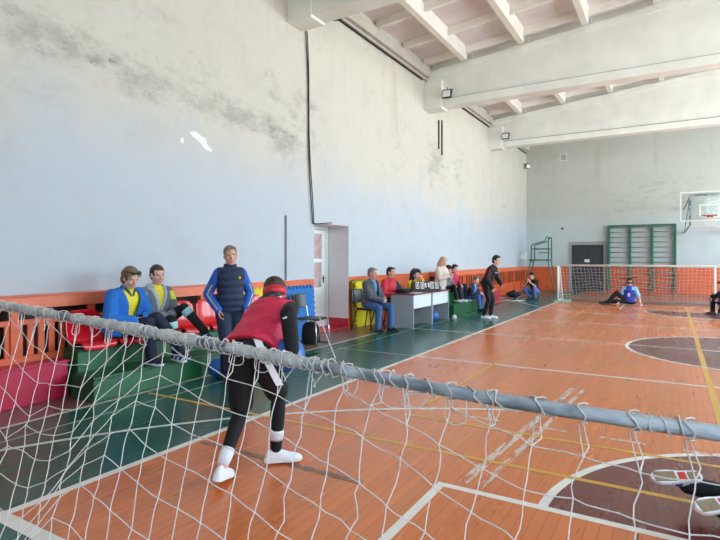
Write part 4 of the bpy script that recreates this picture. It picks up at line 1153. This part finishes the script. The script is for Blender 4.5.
# cord and cloth wound along the crossbar
def wind(x, x1, dens, seed):
    r3 = random.Random(seed); a = r3.uniform(0, 6); pts = []
    while x < x1:
        rr = .0225+r3.uniform(0, .009)+.004*math.sin(x*23)
        pts.append(gp(x+r3.uniform(-.012,.012), BY+rr*math.cos(a), bar_z(x)+rr*math.sin(a))); a += r3.uniform(.5,1.3); x += dens*r3.uniform(.2,1.9)
    return pts
for x0, x1, dn, sd in ((-3.45,-2.3,.016,1),(-2.35,-1.55,.006,2),(-2.2,-1.9,.006,8),(-1.6,-.98,.005,3),(-1.35,-1.05,.006,7),(-1.0,-.62,.009,4),(-.6,-.25,.014,5),(-.08,.03,.006,9),(.1,.16,.006,10)):
    m = MB(); m.tube(wind(x0, x1, dn, sd), .0030, 5); m.build('lacing', CORDG, g, True, fixn=False)
m = MB()
def wrapc(x0, x1, r0, sd):
    r2 = random.Random(sd); n = int((x1-x0)/.025); pts = []; rs = []
    for i in range(n+1):
        q = x0+(x1-x0)*i/n; pts.append(gp(q, BY, bar_z(q))); rs.append(r0*r2.uniform(.86,1.12) if 0 < i < n else r0*.8)
    m.tube(pts, rs, 12)
    return m
RAG = mat('grey_cloth_wrap', (196,194,190), .9, .2, 22, .6, 90)
for args in ((-3.45,-2.72,.0235,1),(-2.62,-2.05,.0235,2),(-1.95,-1.7,.0245,6),(-1.55,-1.15,.0235,3)):
    m = MB(); wrapc(*args).build('cloth_wrap', RAG, g, True)


fg = empty('goal', (CX, 19.75, 0), 0, 'far white goal with sloping white net across the other end of the court', 'goal')
for x in (-4.6, 0.05, 4.6):
    m = MB(); m.tube([(x,0,0),(x,0,1.3)], .035, 10); m.build('post', W_WHITE, fg, True)
m = MB(); m.tube([(-4.6,0,1.3),(4.6,0,1.3)], .035, 10); m.build('crossbar', W_WHITE, fg, True)
for x in (-4.6, 4.6):
    m = MB(); m.tube([(x,0,1.27),(x,.35,1.2),(x,.9,.05),(x,0,.05)], .025, 8); m.tube([(x,.45,.05),(x,.2,1.22)], .015, 6); m.build('side_frame', W_WHITE, fg, True)
    m = MB(); m.bx((x-.12,-.15,0),(x+.3*(1 if x < 0 else -1),.95,.04)); m.build('base_plate', mat('pale_green_base', (150,190,176), .5, .1), fg)
m = MB(); m.tube([(-4.6,.9,.05),(4.6,.9,.05)], .03, 8); m.build('ground_bar', FRAMEG, fg, True)
m = MB(); r2 = random.Random(4); nn = {}
for i in range(78):
    for j in range(13):
        q = j/12; sg = math.sin(q*math.pi)
        nn[(i,j)] = V((-4.58+.119*i+r2.gauss(0,.012), .03+.86*q+.12*sg, 1.28-1.24*q-.05*sg+r2.gauss(0,.012)-(.03*math.sin(i*.5)*sg)))
for (i, j), p in nn.items():
    for q in ((i+1,j),(i,j+1)):
        if q in nn: m.tube([p, nn[q]], .0045, 4, cap=False)
m.build('net', CORD, fg, True, fixn=False)
# ------------------------------------------------------------------ the people
def loc_of(root, yaw):
    Mi = Matrix.Rotation(R(-yaw), 3, 'Z')
    return lambda x, y, z: tuple(Mi @ V((x-root[0], y-root[1], z-root[2])))
def vneck(w0, t0, slope, ymin=.03):
    return lambda x, y, t: y > ymin and t > t0 and abs(x) < w0+(t-t0)*slope
def band_around(nm, m_, z0, z1, root, P, tilt=.0, rx=.079, ry=.099, tail=None):
    mb = MB(); n = 28; vs = []
    for i in range(n):
        a = 2*math.pi*i/n
        for z, e in ((z0,0),(z0,.006),(z1,.006),(z1,0)):
            vs.append(P['H'](math.cos(a)*(rx+e), -.012+math.sin(a)*(ry+e), z+tilt*math.sin(a)))
    fs = [(4*i+k_, 4*i+(k_+1) % 4, 4*((i+1) % n)+(k_+1) % 4, 4*((i+1) % n)+k_) for i in range(n) for k_ in range(4)]
    mb.add(vs, fs); o = mb.build(nm, m_, root, True); return o
def phone(root, c, ry, rx=0):
    o = MB().box((0,0,0), (.075,.009,.15)).build('phone', BLACKPL, None, bevel=.004)
    o.location = c; o.rotation_euler = (R(rx), 0, R(ry)); return o

# woman in the bright blue jacket
r_ = (-5.78,4.02,0); y_ = -86; q = loc_of(r_, y_)
def ex1(root, P):
    mb = MB()
    for sx in (-1, 1):
        P['hs'](mb, (sx*.034,.078,.098), (.030,.012,.022))
        P['hc'](mb, (sx*.06,.07,.1), (sx*.088,-.02,.085), .004, .004)
    P['hc'](mb, (-.01,.088,.102), (.01,.088,.102), .004, .004); mb.build('sunglasses', LENS, root, True)
    mb = MB(); f = P['frame'](.9); c = P['pos'](.99)+f[2]*.045
    for s in (-1, 1): mb.chain([c+f[1]*(s*.062)-f[2]*.03+f[0]*.02, c+f[1]*(s*.05)+f[2]*.02-f[0]*.0, c+f[1]*(s*.012)+f[2]*.055-f[0]*.055], [.014,.015,.011])
    mb.build('shirt_collar', GREYD, root, True)
person('woman seated in a bright blue jacket over a yellow shirt, sunglasses on her head', r_, y_, hip=.685, lean=(6,20), k=1.0, width=1.1, fem=True, head=(-8,22,0),
    hands=[(-.10,.27,.83),(.08,.30,.81)], poles=[(-1,-.5,-.5),(1,-.5,-.5)], hdir=((.8,.5,-.2),(-.9,.3,-.1)), palm=((.2,-.6,-.8),(-.2,-.6,-.8)), curl=35,
    feet=[q(-5.16,4.38,.50), q(-5.40,4.16,.36)], kpoles=[(.0,.5,1),(0,.4,1)], toes=[q(-5.16+.8,4.38+.35,.5-.42-0) and (-.1,.8,-.45),(.05,1,0)], fups=[(0,.5,.9),(0,0,1)],
    tops=[dict(name='shirt', mat=[YELLOW], off=.008, sleeve=.3, hem=-.1, collar=.006), dict(name='jacket', mat=[BLUEJ], off=.04, hem=-.1, wid=1.08, collar=.024, cut=vneck(.03,.2,.10))],
    legs=dict(name='trousers', mat=[NAVYD], off=.02), shoes=dict(mat=[NAVYD], sole=SOLE), hair=('bun', H_BLOND2), extras=ex1, voxel=.009, hipoff=(0,0))
# woman in the grey hooded jacket
r_ = (-5.8,4.5,0); y_ = -96; q = loc_of(r_, y_)
person('seated woman in a grey hooded jacket with pale blue knee pads, legs crossed', r_, y_, hip=.685, lean=(4,8), k=1.0, width=1.04, fem=True, head=(-4,8,0),
    hands=[(-.05,.30,.83),(.06,.32,.83)], poles=[(-1,-.5,-.6),(1,-.5,-.6)], hdir=((.8,.5,-.1),(-.85,.4,-.1)), palm=((0,-.3,-1),(0,-.3,-1)), curl=40,
    feet=[q(-5.2,4.84,.59), q(-5.34,4.48,.36)], kpoles=[(.0,.4,1),(0,.4,1)], toes=[(-.45,.85,-.3),(.05,1,0)], fups=[(-.3,.3,.9),(0,0,1)],
    tops=[dict(name='shirt', mat=[YELLOW], off=.008, sleeve=.3, hem=-.1, collar=.004),
          dict(name='jacket', mat=[GREYJ, LGREY, HIVIS], off=.026, hem=-.1, hood=True, cut=vneck(.0,.42,.13),
               pred=lambda x, y, t: 1 if (y > .0 and t > .42 and abs(x) < .03+(t-.42)*.16) or (abs(x) < .13 and t > .93) else (2 if .52 < t < .86 and abs(x) > .165 and y > -.2 and t > .66 else 0))],
    legs=dict(name='leggings', mat=[BLACK], off=.010), shoes=dict(mat=[SHOEN, WHITE], sole=WHITE), hair=('slick', H_BROWN), voxel=.009,
    socks=[(0,.06,.26,CYAN,.070,.066,'knee_pad'),(1,.06,.26,CYAN,.070,.066,'knee_pad')])
# standing man in the navy vest
r_ = (-4.93,4.99,0); y_ = -122
def ex3(root, P):
    f = P['frame'](.72); c = P['pos'](.74)-f[1]*.085+f[2]*.158
    mb = MB(); mb.sphere(c, (.015,.008,.019), 12, 8); mb.build('badge', YJUMP, root, True)
    mb = MB(); f = P['frame'](.4)
    mb.tube([P['pos'](t)+P['frame'](t)[2]*(prof_val([(-.08,.135),(.3,.128),(.7,.152),(.92,.13),(1.03,.09)], t)) for t in (-.05,.1,.25,.4,.55,.7,.85,.95)], .006, 6); mb.build('zip', NAVYD, root, True)
    for i, sx in ((0,-1),(1,1)):
        mb = MB(); a, b, c_ = P['sh'][i], P['el'][i], P['wr'][i]
        o_ = V((sx*.3,.9,0)).normalized()
        mb.chain([b*.55+a*.45+o_*.066, b+o_*.062, b*.5+c_*.5+o_*.058, c_*.95+b*.05+o_*.05], [.007]*4, 6); mb.build('sleeve_piping', YELLOW, root, True)
person('man standing in a navy padded vest with blue sleeves, hands in pockets', r_, y_, hip=.93, lean=(2,4), k=1.0, width=.9, head=(-4,4,3),
    hands=[(-.175,.11,.91),(.175,.11,.91)], poles=[(-1,-.9,.1),(1,-.9,.1)], hdir=((.15,.25,-1),(-.15,.25,-1)), palm=((1,.1,0),(-1,.1,0)), curl=25,
    feet=[(-.14,0,.085),(.04,.02,.085)],
    tops=[dict(name='jumper', mat=[ROYAL], off=.02, hem=-.06, collar=.010), dict(name='vest', mat=[NAVY], off=.034, hem=-.11, top=1.06, sleeve=0, puff=6, wid=1.0, collar=.02, belly=.03)],
    legs=dict(name='trousers', mat=[NAVY], off=.026, cuff=1.5), shoes=dict(mat=[SHOEB], sole=SOLEB), hair=('thin', H_GREY), skin=SKIN2, extras=ex3, voxel=.009)
# bending player
r_ = (-2.63,2.86,0); y_ = 5; q = loc_of(r_, y_)
BC = (-2.42,3.04,.85)
def ex4(root, P):
    band_around('eyeshade', REDBAND, -.022, .040, root, P, .01, .086, .106)
    mb = MB(); P['hc'](mb, (.0,-.09,-.045), (-.03,-.12,-.07), .03, .032); 
    mb.chain([P['H'](-.03,-.12,-.07), P['H'](-.08,-.12,-.10), P['H'](-.14,-.10,-.12), P['H'](-.19,-.09,-.13)], [.034,.032,.026,.01]); put('ponytail', blob(mb, 'ponytail', .007, 2), H_DARK, root, True)
    from mathutils.bvhtree import BVHTree
    so_ = [c for c in root.children if c.name.startswith('shorts')][0].data
    bv = BVHTree.FromPolygons([v.co for v in so_.vertices], [list(p_.vertices) for p_ in so_.polygons])
    Q = Matrix.Rotation(R(-y_), 3, 'Z'); n_ = Q @ V((.62,-.77,.12)).normalized(); sd = V((-n_.y, n_.x, 0)).normalized(); vs = []; m_ = 0
    for i in range(22):
        t = -.42+1.16*i/21; c_ = P['hp'][1]+(P['kn'][1]-P['hp'][1])*t+sd*(.03+.02*t)
        row = []
        for s in (-.026, -.009, .009, .026):
            h_ = bv.ray_cast(c_+sd*s+n_*.6, -n_)
            if h_[0] is not None: row.append(h_[0]+n_*.007)
        if len(row) == 4: vs += row; m_ += 1
    mb = MB(); mb.add(vs, [(4*i+k_, 4*i+k_+1, 4*i+5+k_, 4*i+4+k_) for i in range(m_-1) for k_ in range(3)])
    so = mb.build('side_stripe', WHITE, root); s2 = so.modifiers.new('thick', 'SOLIDIFY'); s2.thickness = .006; s2.offset = 0
    e = P['el'][1]; mb = MB(); mb.box(e+V((.01,-.062,-.02)), (.034,.006,.012), 0, Matrix.Rotation(R(-20), 3, 'Y')); mb.build('sleeve_mark', WHITE, root)
    mb = MB(); f = P['frame'](.97)
    for s in (-.052, .05): mb.box(P['pos'](.955)-f[2]*.094+f[1]*s, (.05,.02,.03), 0, Matrix((f[1], f[2], f[0])).transposed())
    mb.build('collar_mark', WHITE, root)
person('player bending forward in a crimson padded top and black leggings, holding a ball', r_, y_, hip=.875, lean=(43,70), k=.99, side=-8, twist=-4, neck=(-.05,-.02,0), head=(22,30,-8),
    hands=[q(BC[0]-.13,BC[1]+.06,BC[2]-.04), q(BC[0]+.10,BC[1]-.08,BC[2]+.06)], poles=[(-1,-.2,-.2),(.25,-.6,.9)], hdir=(q(BC[0]-.02,BC[1]+.2,BC[2]-.1) and (.5,.3,-.6),(-.1,.75,-.65)), palm=((1,0,.1),(-1,.1,0)), curl=26,
    feet=[q(-2.66,2.62,.125), q(-2.585,3.10,.10)], kpoles=[(-.25,1,0),(.12,1,0)], toes=[(-.3,.9,-.22),(.75,.62,0)], fups=[(0,.2,1),(0,0,1)],
    tops=[dict(name='undershirt', mat=[BLACK], off=.020, hem=-.02, collar=.006), dict(name='padded_top', mat=[CRIMSON], off=.040, hem=.05, sleeve=0, puff=4.5, wid=1.06, top=1.0, collar=.03)],
    legs=dict(name='shorts', mat=[BLACK], off=.018, to=.44, waist=.16, under=dict(name='leggings', mat=[BLACK], span=[(0,.72),(0,.94)])),
    socks=[(0,.70,.98,WHITE,.047,.040),(1,.62,.80,WHITE,.053,.048,'ankle_guard')],
    shoes=dict(mat=[SHOEW], sole=SHOEW), hair=('full', H_BROWN), extras=ex4, voxel=.008)
ball(BC, .125, 'blue ball held in front of the knees by the bending player in crimson')
# man in the dark grey jacket
def seat_person(label, r_, y_, hip, lean, head, hands, feet, tops, legs, shoes, hair, k=1.0, voxel=.012, **kw):
    return person(label, r_, y_, hip=hip, lean=lean, k=k, head=head, hands=hands, feet=feet, kpoles=kw.pop('kpoles', [(-.2,.5,1),(.2,.5,1)]), poles=kw.pop('poles', [(-1,-.6,-.6),(1,-.6,-.6)]),
        tops=tops, legs=legs, shoes=shoes, hair=hair, voxel=voxel, **kw)
SHIRTB = mat('pale_blue_shirt', (92,132,176), .8, .1, 8)
seat_person('man on a chair by the yellow mat in a dark grey jacket and blue jeans', (-5.63,9.9,0), -98, .565, (2,6), (4,4,0), [(-.05,.33,.66),(.06,.35,.67)],
    [(-.14,.46,.085),(.2,.36,.085)], [dict(name='shirt', mat=[SHIRTB], off=.012, hem=-.05, sleeve=.3), dict(name='jacket', mat=[GREYD], off=.036, hem=-.1, wid=1.05, belly=.07, cut=vneck(.03,.05,.05), puff=5)],
    dict(name='jeans', mat=[JEANS], off=.022), dict(mat=[SHOEB], sole=SOLEB), ('short', H_GREY), skin=SKIN2, hdir=((.6,.7,-.2),(-.6,.7,-.2)), curl=50, width=1.05)
seat_person('man seated beside the grey desk in a red jacket with dark blue panels', (-5.72,10.92,0), -104, .565, (4,8), (6,2,0), [(-.14,.36,.70),(.16,.34,.70)],
    [(-.12,.42,.085),(.16,.40,.085)], [dict(name='jacket', mat=[REDJ, NAVYD], off=.034, hem=-.1, wid=1.05, belly=.03, pred=lambda x, y, t: 1 if (x < -.06 and y > .02 and .55 < t < .9) else 0)],
    dict(name='trousers', mat=[NAVYD], off=.022), dict(mat=[SHOEB], sole=SOLEB), ('short', H_DARK), skin=SKIN2)
seat_person('woman with curly black hair and a yellow jumper leaning on the desk', (-5.74,12.1,0), -96, .565, (14,26), (-10,8,0), [(-.02,.36,1.03),(.12,.44,.80)],
    [(-.1,.3,.085),(.12,.32,.085)], [dict(name='jumper', mat=[YJUMP], off=.018, hem=-.08)],
    dict(name='trousers', mat=[BLACK], off=.016), dict(mat=[SHOEB], sole=SOLEB), ('curly', H_DARK), k=.93, fem=True, poles=[(-.6,.2,-1),(.8,-.3,-.8)], hdir=((.2,-.2,1),(-.8,.5,0)), palm=((0,-1,.2),(0,0,-1)), curl=45)
# woman in the cream coat
def ex8(root, P):
    a = (P['hands'][0][0]+P['hands'][1][0])/2; p = phone(None, (0,0,0), 0)
    W = Matrix.Translation(root.location) @ Matrix.Rotation(root.rotation_euler.z, 4, 'Z')
    p.location = W @ (a+V((0,.02,.03))); p.rotation_euler = (R(-50), 0, root.rotation_euler.z); tag(p, 'phone in the hands of the woman in the cream coat', 'phone')
person('woman with long blond hair in a cream coat standing behind the desk end', (-5.3,13.1,0), -100, hip=.86, lean=(3,8), k=.93, fem=True, head=(-8,14,0),
    hands=[(-.06,.27,1.08),(.06,.28,1.09)], poles=[(-1,-.4,-.8),(1,-.4,-.8)], hdir=((.3,.9,.25),(-.3,.9,.25)), palm=((.5,0,.85),(-.5,0,.85)), curl=40,
    tops=[dict(name='coat', mat=[CREAM], off=.034, hem=-.26, flare=.06, wid=1.04, collar=.028, it=5)],
    legs=dict(name='trousers', mat=[JEANSD], off=.014), shoes=dict(mat=[SHOEB], sole=SOLEB), hair=('long', H_BLOND), extras=ex8, voxel=.011)
# youngsters on the farther stand
def ex9(root, P):
    mb = MB(); P['hs'](mb, (0,-.014,.052), (.083,.102,.086)); P['hc'](mb, (-.03,.08,.055), (.03,.08,.055), .012, .012); P['hc'](mb, (-.035,.13,.04), (.035,.13,.04), .008, .008); P['hc'](mb, (0,.08,.05), (0,.13,.04), .025, .02)
    me = blob(mb, 'cap', .007, 2); cut(me, lambda c_: (P['HM'].transposed() @ (c_-P['HC'])).z > .012*P['hk']); put('cap', me, NAVYD, root, True)
seat_person('youngster in a dark cap half hidden behind the woman in the cream coat', (-5.66,14.42,0), -100, .665, (4,10), (10,6,0), [(-.05,.28,.74),(.06,.28,.74)],
    [(-.1,.44,.385),(.1,.42,.385)], [dict(name='jacket', mat=[GREYJ], off=.022, hem=-.1)], dict(name='trousers', mat=[BLACK], off=.016), dict(mat=[SHOEW], sole=SOLE), ('short', H_DARK), k=.86, extras=ex9)
seat_person('youngster with dark hair in a raspberry red top on the upper green step', (-5.62,14.78,0), -104, .665, (6,12), (-2,8,0), [(-.02,.32,.76),(.08,.32,.74)],
    [(-.12,.42,.385),(.1,.46,.385)], [dict(name='top', mat=[MAGENTA], off=.018, hem=-.1)], dict(name='trousers', mat=[NAVYD], off=.016), dict(mat=[SHOEN, WHITE], sole=SOLE), ('full', H_DARK), k=.87)
seat_person('child in a blue jacket with pale stripes sitting on the lower green step', (-5.16,15.0,0), -96, .395, (14,34), (-12,10,0), [(-.02,.40,.50),(.10,.36,.52)],
    [(-.12,.32,.085),(.1,.38,.085)], [dict(name='jacket', mat=[NAVYD, SKYBL, ROYAL], off=.024, hem=-.08, pred=lambda x, y, t: 1 if (.05 < abs(x) < .085 and y > .0) or (y < .02 and .78 < t < .84 and abs(x) > .18) else (2 if y > .05 and abs(x) < .05 else 0))],
    dict(name='jeans', mat=[JEANS], off=.018), dict(mat=[SHOEB], sole=SOLEB), ('full', H_BLOND2), k=.84)
# referee
def ex12(root, P):
    for i, sx in ((0,-1),(1,1)):
        mb = MB(); a, b = P['sh'][i], P['el'][i]; o_ = V((sx,.25,.1)).normalized()
        mb.chain([a*.9+b*.1+o_*.068, a*.4+b*.6+o_*.06, b+o_*.052], [.008]*3, 6); mb.build('sleeve_stripe', REDJ, root, True)
    mb = MB(); f = P['frame'](.75); c = P['pos'](.75)+f[2]*.142
    mb.chain([c-f[1]*.1-f[2]*.012, c, c+f[1]*.1-f[2]*.012], [.011]*3, 6); mb.build('chest_stripe', SKYBL, root, True)
person('person in a black tracksuit and white shoes standing bent forward by the sideline', (-4.12,13.38,0), -92, hip=.90, lean=(20,34), k=.98, head=(-6,4,0),
    hands=[(-.10,.34,.88),(.19,.20,.80)], poles=[(-1,-.6,-.2),(1,-1,.2)], hdir=((.3,.6,-.6),(.0,.2,-1)), palm=((.6,-.3,-.6),(-1,0,0)), curl=45, feet=[(-.08,.06,.085),(.09,-.05,.085)], kpoles=[(0,1,0),(0,1,0)],
    tops=[dict(name='track_jacket', mat=[BLACK], off=.02, hem=-.1, collar=.014)], legs=dict(name='track_trousers', mat=[BLACK], off=.014), shoes=dict(mat=[SHOEW], sole=SHOEW), hair=('full', H_DARK), extras=ex12, voxel=.011, hipoff=(0,-.03))
# crouching person with a phone
def ex13(root, P):
    a = (P['hands'][0][0]+P['hands'][1][0])/2; p = phone(None, (0,0,0), 0)
    W = Matrix.Translation(root.location) @ Matrix.Rotation(root.rotation_euler.z, 4, 'Z')
    p.location = W @ (a+V((0,.01,.03))); p.rotation_euler = (R(-10), 0, root.rotation_euler.z); tag(p, 'phone held by the crouching person in black', 'phone')
PURP = mat('washed_violet_jeans', (110,120,186), .85, .15, 9)
person('person in a black T-shirt crouching in the far left corner filming with a phone', (-4.42,20.3,0), 158, hip=.30, lean=(14,26), k=.96, head=(8,20,0),
    hands=[(-.05,.40,.66),(.05,.40,.66)], poles=[(-1,-.2,-.8),(1,-.2,-.8)], hdir=((.1,.4,.9),(-.1,.4,.9)), palm=((.5,-.5,0),(-.5,-.5,0)), curl=40, feet=[(-.13,.18,.085),(.14,.10,.085)], kpoles=[(-.35,1,.8),(.5,1,.5)],
    tops=[dict(name='t_shirt', mat=[BLACK], off=.016, sleeve=.4, hem=-.1)], legs=dict(name='jeans', mat=[PURP], off=.016), shoes=dict(mat=[SHOEB], sole=SOLEB), hair=('full', H_DARK), voxel=.013, hipoff=(0,-.02))
# goalkeeper sitting before the far net
def ex14(root, P): band_around('eyeshade', BLACK, -.025, .03, root, P, 0, .085, .105)
JER = mat('jersey_blue', (50,66,176), .7, .1, 8)
person('player in a blue jersey sitting before the far net, leaning on both hands', (-1.2,19.45,0), 172, hip=.13, lean=(-4,6), k=.98, head=(14,16,0),
    hands=[(-.36,.12,.04),(.32,.18,.04)], poles=[(-1,-1,.4),(1,-1,.4)], hdir=((-.3,.8,-.25),(.2,.8,-.25)), palm=((0,0,-1),(0,0,-1)), curl=10, feet=[(.74,.10,.06),(.62,.22,.085)], kpoles=[(0,.4,.2),(.1,.2,1)], toes=[(.95,.1,.3),(1,.25,0)], fups=[(-.3,.1,.9),(0,0,1)],
    tops=[dict(name='jersey', mat=[JER, SKYBL, WHITE], off=.022, sleeve=.46, hem=-.08, pred=lambda x, y, t: 1 if (t > .76 and abs(x) > .09) or abs(x) > .17 else (2 if y > .05 and .32 < t < .56 and abs(x) < .035 else 0))],
    legs=dict(name='trousers', mat=[BLACK], off=.018), shoes=dict(mat=[SHOEB], sole=SOLEB), hair=('full', H_DARK), extras=ex14, voxel=.013)
person('player in dark navy sitting low on the floor at the right edge of the court', (1.33,17.5,0), 120, hip=.20, lean=(10,22), k=.96, head=(0,10,0),
    hands=[(-.16,.34,.40),(.18,.36,.40)], poles=[(-1,-.4,-.4),(1,-.4,-.4)], feet=[(-.16,.34,.085),(.2,.30,.085)], kpoles=[(-.5,.5,1),(.5,.5,1)],
    tops=[dict(name='jersey', mat=[NAVYD, SKYBL, ROYAL], off=.024, hem=-.1, pred=lambda x, y, t: 1 if .1 < abs(x) < .13 and t > .3 else (2 if abs(x) > .13 and t < .6 else 0))],
    legs=dict(name='trousers', mat=[BLACK], off=.02), shoes=dict(mat=[SHOEB], sole=SOLEB), hair=('short', H_DARK), voxel=.013)
# player lying in front of the near goal: only the shoes and shins reach into the picture
r_ = (.90,3.70,0); q = loc_of(r_, 0)
person('player lying on the court before the near goal, blue and white shoes with tan soles', r_, 0, hip=.2, side=86, lean=(0,8), k=.99, head=(0,-10,0),
    hands=[(1.25,.35,.12),(1.25,.45,.35)], poles=[(.3,-.2,-1),(.2,-.3,1)], hdir=((.6,.8,0),(.6,.8,.1)), palm=((0,0,-1),(0,.6,-.6)), curl=15,
    feet=[q(.235,3.60,.13), q(.03,3.86,.15)], kpoles=[(0,-.4,.2),(0,1,.2)], toes=[(-.72,-.66,-.05),(-.93,-.34,-.1)], fups=[(-.2,.5,-.75),(-.12,.5,-.78)],
    tops=[dict(name='jersey', mat=[JER], off=.022, hem=-.1)], legs=dict(name='leggings', mat=[BLACK], off=.012),
    shoes=dict(mat=[SBLUE, WHITE], sole=WHITE, tread=[GUM, SRED]), hair=('short', H_DARK), voxel=.010)
WORLD, EXPO = 9.0, 0.88
# ------------------------------------------------------------------ daylight and camera
w = bpy.data.worlds.new('daylight'); SC.world = w; w.use_nodes = True; nt = w.node_tree; N = nt.nodes; L = nt.links
bg = N['Background']; tc = N.new('ShaderNodeTexCoord'); sp = N.new('ShaderNodeSeparateXYZ'); L.new(tc.outputs['Generated'], sp.inputs[0])
cr = N.new('ShaderNodeValToRGB'); mr = N.new('ShaderNodeMapRange'); L.new(sp.outputs['Z'], mr.inputs['Value'])
mr.inputs['From Min'].default_value = -.5; mr.inputs['From Max'].default_value = 1; L.new(mr.outputs['Result'], cr.inputs['Fac'])
e = cr.color_ramp.elements; e[0].position = .30; e[0].color = (.98,1.04,1.0,1); e[1].position = 1; e[1].color = (.42,.74,1.2,1)
x = e.new(.35); x.color = (.86,1.0,1.0,1); x = e.new(.6); x.color = (.68,.95,1.2,1)
L.new(cr.outputs['Color'], bg.inputs['Color']); bg.inputs['Strength'].default_value = WORLD
cd = bpy.data.cameras.new('camera'); cam = bpy.data.objects.new('camera', cd); COL.objects.link(cam); SC.camera = cam
cam.location = (0, 0, 1.56); cam.rotation_euler = (R(90), 0, math.atan2(312, 525)); cd.sensor_width = 36; cd.lens = 26.25; cd.shift_y = -12/720; cd.clip_start = .05; cd.clip_end = 200
SC.view_settings.view_transform = 'Standard'; SC.view_settings.look = 'None'; SC.view_settings.exposure = EXPO; SC.view_settings.gamma = 1; SC.view_settings.use_curve_mapping = False
SC.cycles.max_bounces = 10; SC.cycles.diffuse_bounces = 7; SC.cycles.use_denoising = True; SC.cycles.caustics_reflective = False; SC.cycles.caustics_refractive = False
